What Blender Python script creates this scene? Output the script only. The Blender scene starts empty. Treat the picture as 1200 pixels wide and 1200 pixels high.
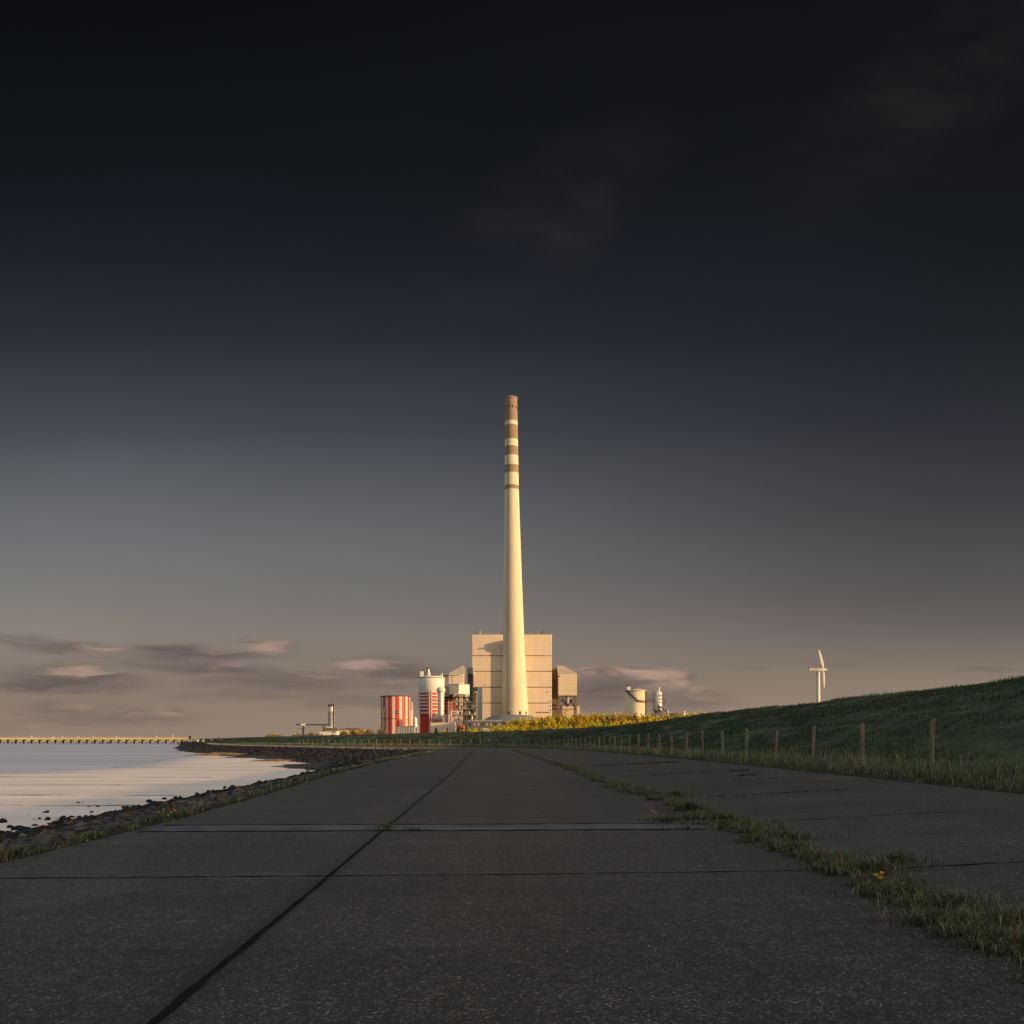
import bpy, math, random
import numpy as np
from mathutils import Vector, noise as mnoise

rng = np.random.default_rng(7)
random.seed(7)
SC = bpy.context.scene
COL = SC.collection
PI = math.pi
CAMH = 1.1      # camera height above the road
FL = 1100.0     # focal length in pixels of the 1200 px photograph
HOR = 868.0     # row of the horizon

SUN_AZ = math.radians(68)    # to the right of straight behind the camera
SUN_EL = math.radians(6.8)
SUNV = Vector((math.sin(SUN_AZ)*math.cos(SUN_EL), -math.cos(SUN_AZ)*math.cos(SUN_EL), math.sin(SUN_EL)))

def X(px, d): return (px-600.0)*d/FL
def Z(py, d): return CAMH+(HOR-py)*d/FL
def S(n, d): return n*d/FL

def lin(r, g, b):
    f = lambda c: (c/255/12.92) if c/255 <= .04045 else ((c/255+.055)/1.055)**2.4
    return (f(r), f(g), f(b), 1.0)

# ------------------------------------------------------------------ node helpers
class NT:
    def __init__(s, tree): s.t = tree; s.n = tree.nodes; s.l = tree.links
    def put(s, sock, v):
        if v is None: return
        if isinstance(v, bpy.types.NodeSocket): s.l.new(v, sock)
        else: sock.default_value = v
    def node(s, typ, ins=None, **props):
        n = s.n.new(typ)
        for k, v in props.items(): setattr(n, k, v)
        for k, v in (ins or {}).items(): s.put(n.inputs[k], v)
        return n
    def m(s, op, a=None, b=None, c=None, clamp=False):
        n = s.n.new('ShaderNodeMath'); n.operation = op; n.use_clamp = clamp
        for i, v in enumerate((a, b, c)): s.put(n.inputs[i], v)
        return n.outputs[0]
    def mix(s, f, a, b, blend='MIX'):
        n = s.n.new('ShaderNodeMix'); n.data_type = 'RGBA'; n.blend_type = blend
        s.put(n.inputs[0], f); s.put(n.inputs[6], a); s.put(n.inputs[7], b)
        return n.outputs[2]
    def ramp(s, f, stops, interp='LINEAR'):
        n = s.n.new('ShaderNodeValToRGB'); r = n.color_ramp; r.interpolation = interp
        while len(r.elements) < len(stops): r.elements.new(0.5)
        for e, (p, c) in zip(r.elements, stops):
            e.position = p; e.color = c if not isinstance(c, (int, float)) else (c, c, c, 1)
        s.put(n.inputs[0], f)
        return n.outputs[0]
    def rng(s, v, a, b, c, d, typ='LINEAR'):
        n = s.n.new('ShaderNodeMapRange'); n.interpolation_type = typ
        for i, q in enumerate((v, a, b, c, d)): s.put(n.inputs[i], q)
        return n.outputs[0]
    def noise(s, vec, scale, detail=3.0, rough=.55, dist=0.0):
        n = s.n.new('ShaderNodeTexNoise')
        s.put(n.inputs['Vector'], vec); n.inputs['Scale'].default_value = scale
        n.inputs['Detail'].default_value = detail; n.inputs['Roughness'].default_value = rough
        n.inputs['Distortion'].default_value = dist
        return n.outputs[0]
    def mapping(s, vec, loc=(0,0,0), rot=(0,0,0), scale=(1,1,1), typ='POINT'):
        n = s.n.new('ShaderNodeMapping'); n.vector_type = typ
        s.put(n.inputs[0], vec)
        n.inputs[1].default_value = loc; n.inputs[2].default_value = rot; n.inputs[3].default_value = scale
        return n.outputs[0]

def new_mat(name):
    m = bpy.data.materials.new(name); m.use_nodes = True
    nt = NT(m.node_tree)
    b = nt.n['Principled BSDF']
    return m, nt, b

def obj_co(nt): return nt.node('ShaderNodeTexCoord').outputs['Object']

def pmat(name, col, rough=.75, spec=.3, var=.25, scale=.6, stretch=(1,1,1), bump=0.0, bscale=8.0, bdist=.02, metal=0.0, tint=None):
    """painted / stone / metal surface with uneven tone"""
    m, nt, b = new_mat(name)
    co = obj_co(nt)
    v = nt.mapping(co, scale=stretch)
    n1 = nt.noise(v, scale, 5, .6)
    f = nt.rng(n1, .3, .7, 1-var, 1+var)
    c = nt.mix(1.0, tuple(col)+((1,) if len(col) == 3 else ()), None, 'MULTIPLY')
    nm = c.node
    cmb = nt.node('ShaderNodeCombineColor', {0: f, 1: f, 2: f}).outputs[0]
    nt.l.new(cmb, nm.inputs[7])
    if tint:
        c = nt.mix(nt.rng(nt.noise(v, scale*2.3, 4, .65), .52, .68, 0, tint[1]), c, tuple(tint[0])+(1,))
    nt.put(b.inputs['Base Color'], c)
    b.inputs['Roughness'].default_value = rough
    b.inputs['Specular IOR Level'].default_value = spec
    b.inputs['Metallic'].default_value = metal
    if bump:
        h = nt.noise(co, bscale, 5, .6)
        bn = nt.node('ShaderNodeBump', {'Strength': bump, 'Distance': bdist, 'Height': h})
        nt.l.new(bn.outputs[0], b.inputs['Normal'])
    return m

# ------------------------------------------------------------------ mesh helpers
class MB:
    """collects boxes, tubes and lathes in world coordinates and links them as ONE mesh object"""
    def __init__(s): s.v = []; s.f = []; s.mi = []; s.sm = []
    def add(s, vs, fs, mi=0, smooth=False):
        o = len(s.v); s.v += [tuple(p) for p in vs]
        for i, f in enumerate(fs):
            s.f.append(tuple(o+k for k in f)); s.mi.append(mi[i] if isinstance(mi, list) else mi); s.sm.append(smooth)
        return s
    def box(s, x0, x1, y0, y1, z0, z1, mi=0, b=0.0):
        if b:   # chamfered vertical edges
            p = [(x0+b,y0),(x1-b,y0),(x1,y0+b),(x1,y1-b),(x1-b,y1),(x0+b,y1),(x0,y1-b),(x0,y0+b)]
        else: p = [(x0,y0),(x1,y0),(x1,y1),(x0,y1)]
        return s.prism(p, z0, z1, mi)
    def prism(s, poly, z0, z1, mi=0):
        n = len(poly)
        vs = [(x,y,z0) for x,y in poly]+[(x,y,z1) for x,y in poly]
        fs = [tuple(reversed(range(n))), tuple(range(n,2*n))]+[(i,(i+1)%n,(i+1)%n+n,i+n) for i in range(n)]
        return s.add(vs, fs, mi)
    def tube(s, p0, p1, r0, r1=None, n=10, mi=0, caps=True):
        r1 = r0 if r1 is None else r1
        p0 = Vector(p0); p1 = Vector(p1); d = (p1-p0).normalized()
        a = d.orthogonal().normalized(); c = d.cross(a)
        vs = []
        for p, r in ((p0,r0),(p1,r1)):
            for i in range(n):
                t = 2*PI*i/n; vs.append(p+a*math.cos(t)*r+c*math.sin(t)*r)
        fs = [(i,(i+1)%n,(i+1)%n+n,i+n) for i in range(n)]
        s.add(vs, fs, mi, n >= 8)
        if caps: s.add(vs, [tuple(reversed(range(n))), tuple(range(n,2*n))], mi)
        return s
    def path(s, pts, r, n=8, mi=0):
        for a, b in zip(pts[:-1], pts[1:]): s.tube(a, b, r, r, n, mi)
        return s
    def bar(s, p0, p1, w, mi=0): return s.tube(p0, p1, w*.707, w*.707, 4, mi)
    def lathe(s, cx, cy, prof, n=48, mi=0, a0=0.0, lean=None, cap=True):
        """prof: (r, z[, material]) rows; lean(z) gives an x offset"""
        vs = []
        for row in prof:
            r, z = row[0], row[1]; ox = lean(z) if lean else 0
            for i in range(n):
                t = a0+2*PI*i/n; vs.append((cx+ox+r*math.sin(t), cy-r*math.cos(t), z))
        fs = []; ms = []
        for k in range(len(prof)-1):
            for i in range(n):
                j = (i+1)%n
                fs.append((k*n+i, k*n+j, (k+1)*n+j, (k+1)*n+i))
                q = prof[k][2] if len(prof[k]) > 2 else mi
                ms.append(q(i) if callable(q) else q)
        s.add(vs, fs, ms, True)
        if cap:
            L = len(prof)-1
            s.add([vs[i] for i in range(n)], [tuple(reversed(range(n)))], ms[0])
            s.add([vs[L*n+i] for i in range(n)], [tuple(range(n))], ms[-1])
        return s
    def build(s, name, mats, parent=None, loc=None):
        me = bpy.data.meshes.new(name)
        if parent is not None:
            off = parent.location.copy()
            if parent.parent is not None: off += parent.parent.location
        else: off = Vector(loc) if loc is not None else Vector((0,0,0))
        me.from_pydata([(x-off.x, y-off.y, z-off.z) for x,y,z in s.v], [], s.f)
        for m in (mats if isinstance(mats, (list, tuple)) else [mats]): me.materials.append(m)
        me.polygons.foreach_set('material_index', s.mi)
        me.polygons.foreach_set('use_smooth', s.sm)
        me.update()
        o = bpy.data.objects.new(name, me); COL.objects.link(o)
        if parent is not None: o.parent = parent
        else: o.location = off
        return o

def np_mesh(name, v, tris, mat, col=None, smooth=False, loc=None):
    """a mesh straight from arrays; tris may be quads too (n x 3 or n x 4)"""
    me = bpy.data.meshes.new(name)
    v = np.asarray(v, dtype=np.float32); tris = np.asarray(tris, dtype=np.int32)
    k = tris.shape[1]
    me.vertices.add(len(v)); me.vertices.foreach_set('co', v.ravel())
    me.loops.add(tris.size); me.loops.foreach_set('vertex_index', tris.ravel())
    me.polygons.add(len(tris))
    me.polygons.foreach_set('loop_start', np.arange(0, tris.size, k, dtype=np.int32))
    if smooth: me.polygons.foreach_set('use_smooth', np.ones(len(tris), dtype=bool))
    if col is not None:
        a = me.color_attributes.new('Col', 'FLOAT_COLOR', 'POINT')
        c = np.ones((len(v), 4), dtype=np.float32); c[:, :3] = col
        a.data.foreach_set('color', c.ravel())
    me.materials.append(mat)
    me.update(calc_edges=True); me.validate()
    o = bpy.data.objects.new(name, me); COL.objects.link(o)
    if loc is not None: o.location = loc
    return o

def tag(o, label, cat, group=None):
    o['label'] = label; o['category'] = cat
    if group: o['group'] = group
    return o
def struct(o): o['kind'] = 'structure'; return o
def stuff(o): o['kind'] = 'stuff'; return o
def thing(name, label, cat, loc, group=None):
    o = bpy.data.objects.new(name, None); COL.objects.link(o); o.location = loc
    o.empty_display_size = .5
    return tag(o, label, cat, group)
def copy_tree(o, loc=None, rz=None, sc=None, label=None, parent=None):
    c = o.copy(); COL.objects.link(c)
    if parent is not None: c.parent = parent
    if loc is not None: c.location = loc
    if rz is not None: c.rotation_euler = (0, 0, rz)
    if sc is not None: c.scale = sc
    if label: c['label'] = label
    for ch in list(o.children): copy_tree(ch, parent=c)
    return c

# ------------------------------------------------------------------ camera, light, sky
cam = bpy.data.cameras.new('camera'); co_ = bpy.data.objects.new('camera', cam); COL.objects.link(co_)
co_.location = (0, 0, CAMH); co_.rotation_euler = (PI/2, 0, 0)
cam.sensor_fit = 'HORIZONTAL'; cam.sensor_width = 36.0; cam.lens = 36.0*FL/1200
cam.shift_y = (HOR-600)/1200; cam.clip_start = .05; cam.clip_end = 30000
SC.camera = co_

sun = bpy.data.lights.new('sun', 'SUN'); so = bpy.data.objects.new('sun', sun); COL.objects.link(so)
sun.energy = 5.0; sun.angle = math.radians(.5); sun.color = (1.28, .80, .34)
so.rotation_euler = SUNV.to_track_quat('Z', 'Y').to_euler(); so.location = SUNV*200

SC.view_settings.view_transform = 'Standard'; SC.view_settings.look = 'None'; SC.view_settings.exposure = 0

def make_world():
    w = bpy.data.worlds.new('World'); SC.world = w; w.use_nodes = True
    nt = NT(w.node_tree); nt.n.clear()
    d = nt.node('ShaderNodeTexCoord').outputs['Generated']
    sp = nt.node('ShaderNodeSeparateXYZ', {0: d})
    x, y, z = sp.outputs
    ys = nt.m('MAXIMUM', y, .08)
    az = nt.m('DIVIDE', x, ys)
    el = nt.m('DIVIDE', z, ys)
    u = nt.m('MULTIPLY_ADD', az, 1100, 600)
    v = nt.m('MULTIPLY_ADD', el, -1100, 868)
    # storm bank ahead: two vertical gradients, brighter to the left
    t = nt.m('DIVIDE', nt.m('SUBTRACT', 868, v), 900, clamp=True)
    P = lambda yy: (868-yy)/900
    L = [(868,(146,127,112)),(800,(137,123,111)),(745,(138,128,119)),(700,(126,123,119)),(650,(116,116,117)),(600,(103,105,109)),
         (500,(70,74,81)),(400,(44,48,55)),(300,(30,33,39)),(200,(20,23,28)),(0,(12,14,18))]
    R = [(868,(160,137,116)),(800,(140,125,111)),(740,(108,101,97)),(700,(91,88,87)),(600,(66,66,69)),(500,(46,48,54)),
         (400,(33,36,41)),(300,(26,29,34)),(200,(22,24,29)),(0,(18,20,24))]
    cl = nt.ramp(t, [(P(a), lin(*c)) for a, c in L])
    cr = nt.ramp(t, [(P(a), lin(*c)) for a, c in R])
    sky = nt.mix(nt.rng(u, 0, 1250, 0, 1, 'SMOOTHSTEP'), cl, cr)
    # soft large mottling of the bank
    uv = nt.node('ShaderNodeCombineXYZ', {0: u, 1: v}).outputs[0]
    big = nt.noise(nt.mapping(uv, scale=(1/420, 1/190, 1)), 1.0, 3, .5)
    k = nt.rng(big, .25, .75, .93, 1.07)
    sky = nt.mix(1.0, sky, nt.node('ShaderNodeCombineColor', {0: k, 1: k, 2: k}).outputs[0], 'MULTIPLY')
    # wind-drawn clouds low over the horizon
    n1 = nt.noise(nt.mapping(uv, scale=(1/95, 1/26, 1)), 1.0, 3, .5, .3)
    n2 = nt.noise(nt.mapping(uv, loc=(7,3,0), scale=(1/60, 1/12, 1)), 1.0, 3, .5)
    du = nt.m('MULTIPLY_ADD', n1, 60, nt.m('ADD', u, -30))
    dv = nt.m('MULTIPLY_ADD', n2, 16, nt.m('ADD', v, -8))
    q = nt.node('ShaderNodeCombineXYZ', {0: du, 1: dv}).outputs[0]
    def blobs(lst):
        acc = None
        for (cx, cy, rx, ry, rot, amp) in lst:
            mp = nt.mapping(q, (cx, cy, 0), (0, 0, math.radians(rot)), (rx*1.3, ry*1.55, 1), 'TEXTURE')
            ln = nt.node('ShaderNodeVectorMath', {0: mp}, operation='LENGTH').outputs['Value']
            b = nt.rng(ln, 1.0, .15, 0, amp, 'SMOOTHSTEP')
            acc = b if acc is None else nt.m('MAXIMUM', acc, b)
        return acc
    dark = blobs([(60,757,95,9,8,.75),(235,768,105,9,-1,.85),(205,762,70,8,0,.8),(85,797,110,15,2,.85),(40,803,70,8,0,.9),(240,783,130,9,4,.75),
                  (340,799,130,14,0,.7),(455,789,75,19,0,.75),(120,842,130,9,0,.4),(300,815,110,7,0,.4),(430,820,120,12,0,.4),
                  (715,812,125,22,0,.75),(700,794,90,10,0,.5),(800,822,70,13,0,.5),(590,800,90,25,0,.5),(1150,785,40,3,0,.35),(985,779,40,3,0,.25),(880,783,40,3,0,.2)])
    lite = blobs([(112,761,42,6,6,.7),(20,749,50,4,6,.4),(312,758,36,8,3,.9),(270,766,40,4,0,.35),(85,785,45,10,0,.75),(160,800,40,6,0,.3),(428,779,45,7,3,.7),(385,790,40,4,0,.4),
                  (470,800,40,5,0,.3),(70,829,60,7,0,.55),(150,834,28,6,0,.6),(195,833,26,6,0,.55),(25,852,50,5,0,.3),
                  (700,787,62,6,2,.85),(724,785,22,6,0,.8),(755,792,52,9,5,.95),(790,795,30,11,20,.85),(722,810,70,4,0,.4),(822,811,26,7,5,.5),(672,789,40,6,0,.6),(830,818,20,4,0,.5)])
    n4 = nt.noise(nt.mapping(q, loc=(3,11,0), rot=(0,0,math.radians(-3)), scale=(1/70, 1/13, 1)), 1.0, 4, .55, .4)
    n5 = nt.noise(nt.mapping(q, loc=(31,5,0), scale=(1/75, 1/9, 1)), 1.0, 4, .55, .3)
    uni = nt.m('MAXIMUM', dark, lite)
    mask = nt.rng(nt.m('MULTIPLY', uni, nt.rng(n4, .25, .72, .55, 1.25)), .0, .95, 0, 1)
    lit = nt.m('MULTIPLY_ADD', nt.m('SUBTRACT', n5, .5), 1.9, nt.m('MULTIPLY', lite, .65))
    lit = nt.m('MULTIPLY_ADD', dark, -.18, nt.m('ADD', lit, .12))
    cc = nt.mix(nt.rng(lit, .05, .85, 0, 1, 'SMOOTHSTEP'), lin(97,85,83), lin(186,152,134))
    sky = nt.mix(nt.m('MULTIPLY', mask, .85), sky, cc)
    # thin high wisps
    n3 = nt.noise(nt.mapping(uv, rot=(0,0,math.radians(38)), scale=(1/170, 1/70, 1)), 1.0, 3, .55, .5)
    wisp = blobs([(640,255,170,58,-38,.9),(1100,95,230,60,-38,.8),(560,310,60,40,-50,.5),(980,210,120,40,-35,.3)])
    sky = nt.mix(nt.m('MULTIPLY', wisp, nt.rng(n3, .32, .75, 0, .16)), sky, lin(92,80,76))
    # fade out below the horizon
    # open, sunlit sky overhead and behind (Nishita), storm bank ahead
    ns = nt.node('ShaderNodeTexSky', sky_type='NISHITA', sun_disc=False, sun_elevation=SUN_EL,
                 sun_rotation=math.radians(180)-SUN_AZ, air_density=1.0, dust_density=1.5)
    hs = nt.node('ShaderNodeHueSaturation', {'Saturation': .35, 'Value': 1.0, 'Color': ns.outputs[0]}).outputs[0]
    # out-of-view overhead sky boosted to fill the ground more than the walls
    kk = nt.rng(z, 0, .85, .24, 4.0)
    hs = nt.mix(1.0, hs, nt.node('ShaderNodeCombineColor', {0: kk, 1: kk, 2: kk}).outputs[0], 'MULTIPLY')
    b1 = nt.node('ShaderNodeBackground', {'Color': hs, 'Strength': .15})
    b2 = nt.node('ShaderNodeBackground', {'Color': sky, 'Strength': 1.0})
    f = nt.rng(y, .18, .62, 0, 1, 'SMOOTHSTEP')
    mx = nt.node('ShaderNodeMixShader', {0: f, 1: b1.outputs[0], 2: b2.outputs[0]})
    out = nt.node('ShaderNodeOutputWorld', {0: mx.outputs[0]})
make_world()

# ------------------------------------------------------------------ plan curves of the coast road (metres)
ST = {}
ST['left'] = [(-4.6,-90,0),(-4.6,-20,0),(-4.6,0,0),(-4.65,12,0),(-5.8,30,0),(-6.6,48,0),(-7.1,70,0),(-7.5,95,0),(-9.2,113,0),(-15.5,131,0),(-36,172,0),(-62,222,0),(-93,298,0),(-150,460,.1),(-255,760,.3),(-420,1210,.5)]
ST['right'] = [(7.9,-90,.27),(7.9,-20,.27),(7.9,0,.27),(7.9,12,.27),(7.9,30,.27),(7.8,48,.25),(7.3,70,.2),(6,100,.12),(2.5,130,.05),(-6,155,.03),(-28,190,.03),(-55,235,.03),(-87,306,.03),(-145,466,.12),(-250,770,.32),(-415,1216,.52)]
ST['fence'] = [(9.1,-90,.42),(9.1,-20,.42),(9.1,0,.42),(9.1,12,.42),(9.1,30,.42),(9,48,.4),(8.5,70,.36),(7.7,103,.3),(4.5,136,.25),(-4,163,.25),(-26,198,.25),(-53,242,.25),(-85,312,.25),(-143,472,.3),(-248,775,.5),(-413,1220,.7)]
ST['toe'] = [(10.4,-90,.55),(10.4,-20,.55),(10.4,0,.55),(10.4,12,.55),(10.4,30,.55),(10.3,48,.52),(9.8,70,.5),(9.1,104,.45),(6,138,.4),(-2.6,166,.4),(-25,201,.4),(-52,245,.4),(-84,315,.4),(-142,475,.5),(-247,778,.7),(-412,1224,.9)]
ST['crest'] = [(25,-90,4.15),(25,-20,4.15),(25,0,4.15),(25,14,4.15),(25,33,4.15),(25,52,4.15),(24.6,76,4.15),(23,112,4.1),(19,150,3.6),(9,185,3.35),(-14,228,3.1),(-42,270,2.95),(-78,332,2.7),(-137,490,2.9),(-243,785,3.2),(-408,1230,3.6)]
K = len(ST['left']); SUB = 40
def catmull(pts, sub):
    p = np.array(pts, float); p = np.vstack([2*p[0]-p[1], p, 2*p[-1]-p[-2]])
    out = []
    for i in range(1, len(p)-2):
        a, b, c, d = p[i-1], p[i], p[i+1], p[i+2]
        # centripetal-like tangents keep uneven spacing smooth
        lb = np.linalg.norm(c[:2]-b[:2]); la = np.linalg.norm(b[:2]-a[:2]); lc = np.linalg.norm(d[:2]-c[:2])
        m0 = lb*((b-a)/la*lb+(c-b)/lb*la)/(la+lb); m1 = lb*((c-b)/lb*lc+(d-c)/lc*lb)/(lb+lc)
        for k in range(sub):
            t = k/sub; t2 = t*t; t3 = t2*t
            out.append((2*t3-3*t2+1)*b+(t3-2*t2+t)*m0+(-2*t3+3*t2)*c+(t3-t2)*m1)
    out.append(p[-2]); return np.array(out)
CV = {k: catmull(v, SUB) for k, v in ST.items()}
NS = len(CV['left'])
def offset(c, dist, z):
    t = np.gradient(c[:, :2], axis=0); t /= np.linalg.norm(t, axis=1)[:, None]
    o = c.copy(); o[:, 0] += t[:, 1]*dist; o[:, 1] -= t[:, 0]*dist; o[:, 2] = z
    return o
CV['back'] = offset(CV['crest'], 4.0, CV['crest'][:, 2]+.05)
CV['backtoe'] = offset(CV['crest'], 19.0, .7)
far = CV['backtoe'].copy()
_u = np.linspace(0, 1, NS)
far[:, 0] = 4200; far[:, 1] = -400+8400*_u**2; far[:, 2] = .7
CV['far'] = far
# sea side
CV['edge'] = offset(CV['left'], -.55, CV['left'][:, 2]-.05)
MUDZ = -1.6
w_ = np.interp(CV['left'][:, 1], [-90, 0, 20, 60, 85, 100, 115, 131, 150, 172, 250, 500, 1200], [9.5, 9.5, 9.5, 9.0, 10, 13, 16, 17, 15.5, 14, 14, 14, 14])
CV['toe_sea'] = offset(CV['left'], 0, -1.75); 
_t = np.gradient(CV['left'][:, :2], axis=0); _t /= np.linalg.norm(_t, axis=1)[:, None]
CV['toe_sea'][:, 0] -= _t[:, 1]*w_; CV['toe_sea'][:, 1] += _t[:, 0]*w_

def at(name, u): return np.array([np.interp(u, np.arange(NS), CV[name][:, i]) for i in range(3)]).T
def vnoise(p, s, seed=0.0):
    return np.array([mnoise.fractal(Vector((a*s+seed, b*s, c*s)), 1.0, 2.0, 3) for a, b, c in p])
def loft(name, a, b, m, mat, prof=None, disp=None, i0=0, i1=None, sub=1):
    i1 = NS if i1 is None else i1
    uu = np.linspace(i0, i1-1, (i1-1-i0)*sub+1)
    A, B = at(a, uu), at(b, uu)
    vs = np.linspace(0, 1, m)
    G = A[:, None, :]*(1-vs)[None, :, None]+B[:, None, :]*vs[None, :, None]
    if prof is not None: G[:, :, 2] = A[:, None, 2]+(B[:, None, 2]-A[:, None, 2])*prof(vs)[None, :]
    if disp is not None: disp(G, vs)
    n = len(uu)
    idx = np.arange(n*m).reshape(n, m)
    q = np.stack([idx[:-1, :-1], idx[:-1, 1:], idx[1:, 1:], idx[1:, :-1]], -1).reshape(-1, 4)
    # face up
    P0 = G.reshape(-1, 3)
    e1 = P0[q[0, 1]]-P0[q[0, 0]]; e2 = P0[q[0, 3]]-P0[q[0, 0]]
    if np.cross(e1, e2)[2] < 0: q = q[:, ::-1]
    return np_mesh(name, P0, q, mat, smooth=True)

# ------------------------------------------------------------------ ground materials
def mat_pavement():
    m, nt, b = new_mat('exposed aggregate concrete')
    co = obj_co(nt)
    def cells(scale):
        vo = nt.node('ShaderNodeTexVoronoi', {'Vector': co, 'Scale': scale})
        return nt.node('ShaderNodeSeparateColor', {0: vo.outputs['Color']}).outputs, vo.outputs['Distance']
    a, da = cells(135.0); e, de = cells(82.0); g, dg = cells(17.0)
    grey = lambda f: nt.node('ShaderNodeCombineColor', {0: f, 1: f, 2: f}).outputs[0]
    c = nt.mix(nt.rng(e[1], .55, 1, 0, .6), (.0350,.0293,.0250,1), (.056,.037,.024,1))
    c = nt.mix(1.0, c, nt.ramp(a[0], [(0, .25), (.5, .7), (.82, 1.2), (.94, 2.2), (1, 4.8)]), 'MULTIPLY')
    c = nt.mix(1.0, c, nt.ramp(e[0], [(0, .38), (.4, .75), (.75, 1.15), (.90, 1.7), (1, 3.2)]), 'MULTIPLY')
    c = nt.mix(1.0, c, nt.ramp(g[0], [(0, .72), (.6, 1.0), (1, 1.3)]), 'MULTIPLY')
    # broad wear: brushed bands across the slab, soft blotches, wheel-worn lanes along it
    n1 = nt.noise(nt.mapping(co, scale=(.25, 1.1, 1)), 1.1, 5, .6)
    n2 = nt.noise(co, .35, 4, .6)
    n3 = nt.noise(nt.mapping(co, scale=(.14, 3.2, 1)), 1.0, 4, .65)
    n4 = nt.noise(nt.mapping(co, scale=(1.1, .03, 1)), 1.0, 3, .5)
    k = nt.m('MULTIPLY', nt.rng(n1, .3, .7, .74, 1.24), nt.rng(n2, .3, .7, .78, 1.2))
    k = nt.m('MULTIPLY', k, nt.m('MULTIPLY', nt.rng(n3, .58, .74, 1.0, .62), nt.rng(n4, .3, .7, .86, 1.14)))
    # oil and damp stains
    n5 = nt.noise(co, .9, 5, .7, .6)
    k = nt.m('MULTIPLY', k, nt.rng(n5, .60, .70, 1.0, .66))
    c = nt.mix(1.0, c, grey(k), 'MULTIPLY')
    # every slab was cast in its own tone; grime gathers along the middle joint
    sp = nt.node('ShaderNodeSeparateXYZ', {0: co}).outputs
    xs = nt.m('ADD', sp[0], nt.m('MULTIPLY_ADD', sp[1], .022, 1.34))
    ix = nt.m('FLOOR', nt.m('DIVIDE', xs, 4.35)); iy = nt.m('FLOOR', nt.m('DIVIDE', nt.m('SUBTRACT', nt.m('MULTIPLY_ADD', sp[0], -.032, sp[1]), 7.7), 4.9))
    wn = nt.node('ShaderNodeTexWhiteNoise', {'Vector': nt.node('ShaderNodeCombineXYZ', {0: ix, 1: iy}).outputs[0]}, noise_dimensions='3D').outputs['Value']
    gj = nt.rng(nt.m('ADD', nt.m('ABSOLUTE', xs), nt.m('MULTIPLY', nt.m('SUBTRACT', n5, .5), .35)), .0, .16, .55, 1.0, 'SMOOTHSTEP')
    c = nt.mix(1.0, c, grey(nt.m('MULTIPLY', nt.rng(wn, 0, 1, .86, 1.14), gj)), 'MULTIPLY')
    # hairline cracks in places
    w = nt.node('ShaderNodeVectorMath', {0: co, 1: nt.node('ShaderNodeTexNoise', {'Vector': co, 'Scale': 2.2, 'Detail': 4.0}).outputs['Color']}, operation='ADD').outputs[0]
    cr = nt.node('ShaderNodeTexVoronoi', {'Vector': nt.mapping(w, scale=(.22, .16, .2)), 'Scale': 1.0}, feature='DISTANCE_TO_EDGE').outputs['Distance']
    msk = nt.rng(nt.noise(co, .22, 2), .5, .58, 0, 1)
    c = nt.mix(nt.m('MULTIPLY', nt.rng(cr, .0015, .0032, .75, 0), msk), c, (.012,.012,.012,1))
    # sand blown over the surface
    n6 = nt.noise(nt.mapping(co, scale=(.7, .25, 1)), 1.0, 6, .7)
    c = nt.mix(nt.rng(n6, .56, .74, 0, .35), c, (.115,.094,.072,1))
    nt.put(b.inputs['Base Color'], c)
    nt.put(b.inputs['Roughness'], nt.rng(n2, .3, .7, .5, .68))
    b.inputs['Specular IOR Level'].default_value = .42
    b.inputs['Sheen Weight'].default_value = .025; b.inputs['Sheen Roughness'].default_value = .35; b.inputs['Sheen Tint'].default_value = (1, .93, .86, 1)   # dust-like sheen, added to brighten the far road at grazing angles
    h = nt.m('ADD', nt.m('MULTIPLY', a[2], .7), nt.m('MULTIPLY', e[2], .9))
    bn = nt.node('ShaderNodeBump', {'Strength': .6, 'Distance': .006, 'Height': h})
    nt.l.new(bn.outputs[0], b.inputs['Normal'])
    return m
def mat_attr(name, rough=.7, spec=.25, trans=.0, gain=1.0):
    m, nt, b = new_mat(name)
    a = nt.node('ShaderNodeAttribute', attribute_name='Col').outputs['Color']
    oi = nt.node('ShaderNodeObjectInfo').outputs['Random']
    k = nt.rng(oi, 0, 1, gain*.85, gain*1.15)
    c = nt.mix(1.0, a, nt.node('ShaderNodeCombineColor', {0: k, 1: k, 2: k}).outputs[0], 'MULTIPLY')
    nt.put(b.inputs['Base Color'], c)
    b.inputs['Roughness'].default_value = rough; b.inputs['Specular IOR Level'].default_value = spec
    if trans:
        tr = nt.node('ShaderNodeBsdfTranslucent', {'Color': c})
        mx = nt.node('ShaderNodeMixShader', {0: trans, 1: b.outputs[0], 2: tr.outputs[0]})
        nt.l.new(mx.outputs[0], nt.n['Material Output'].inputs[0])
    return m
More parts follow.
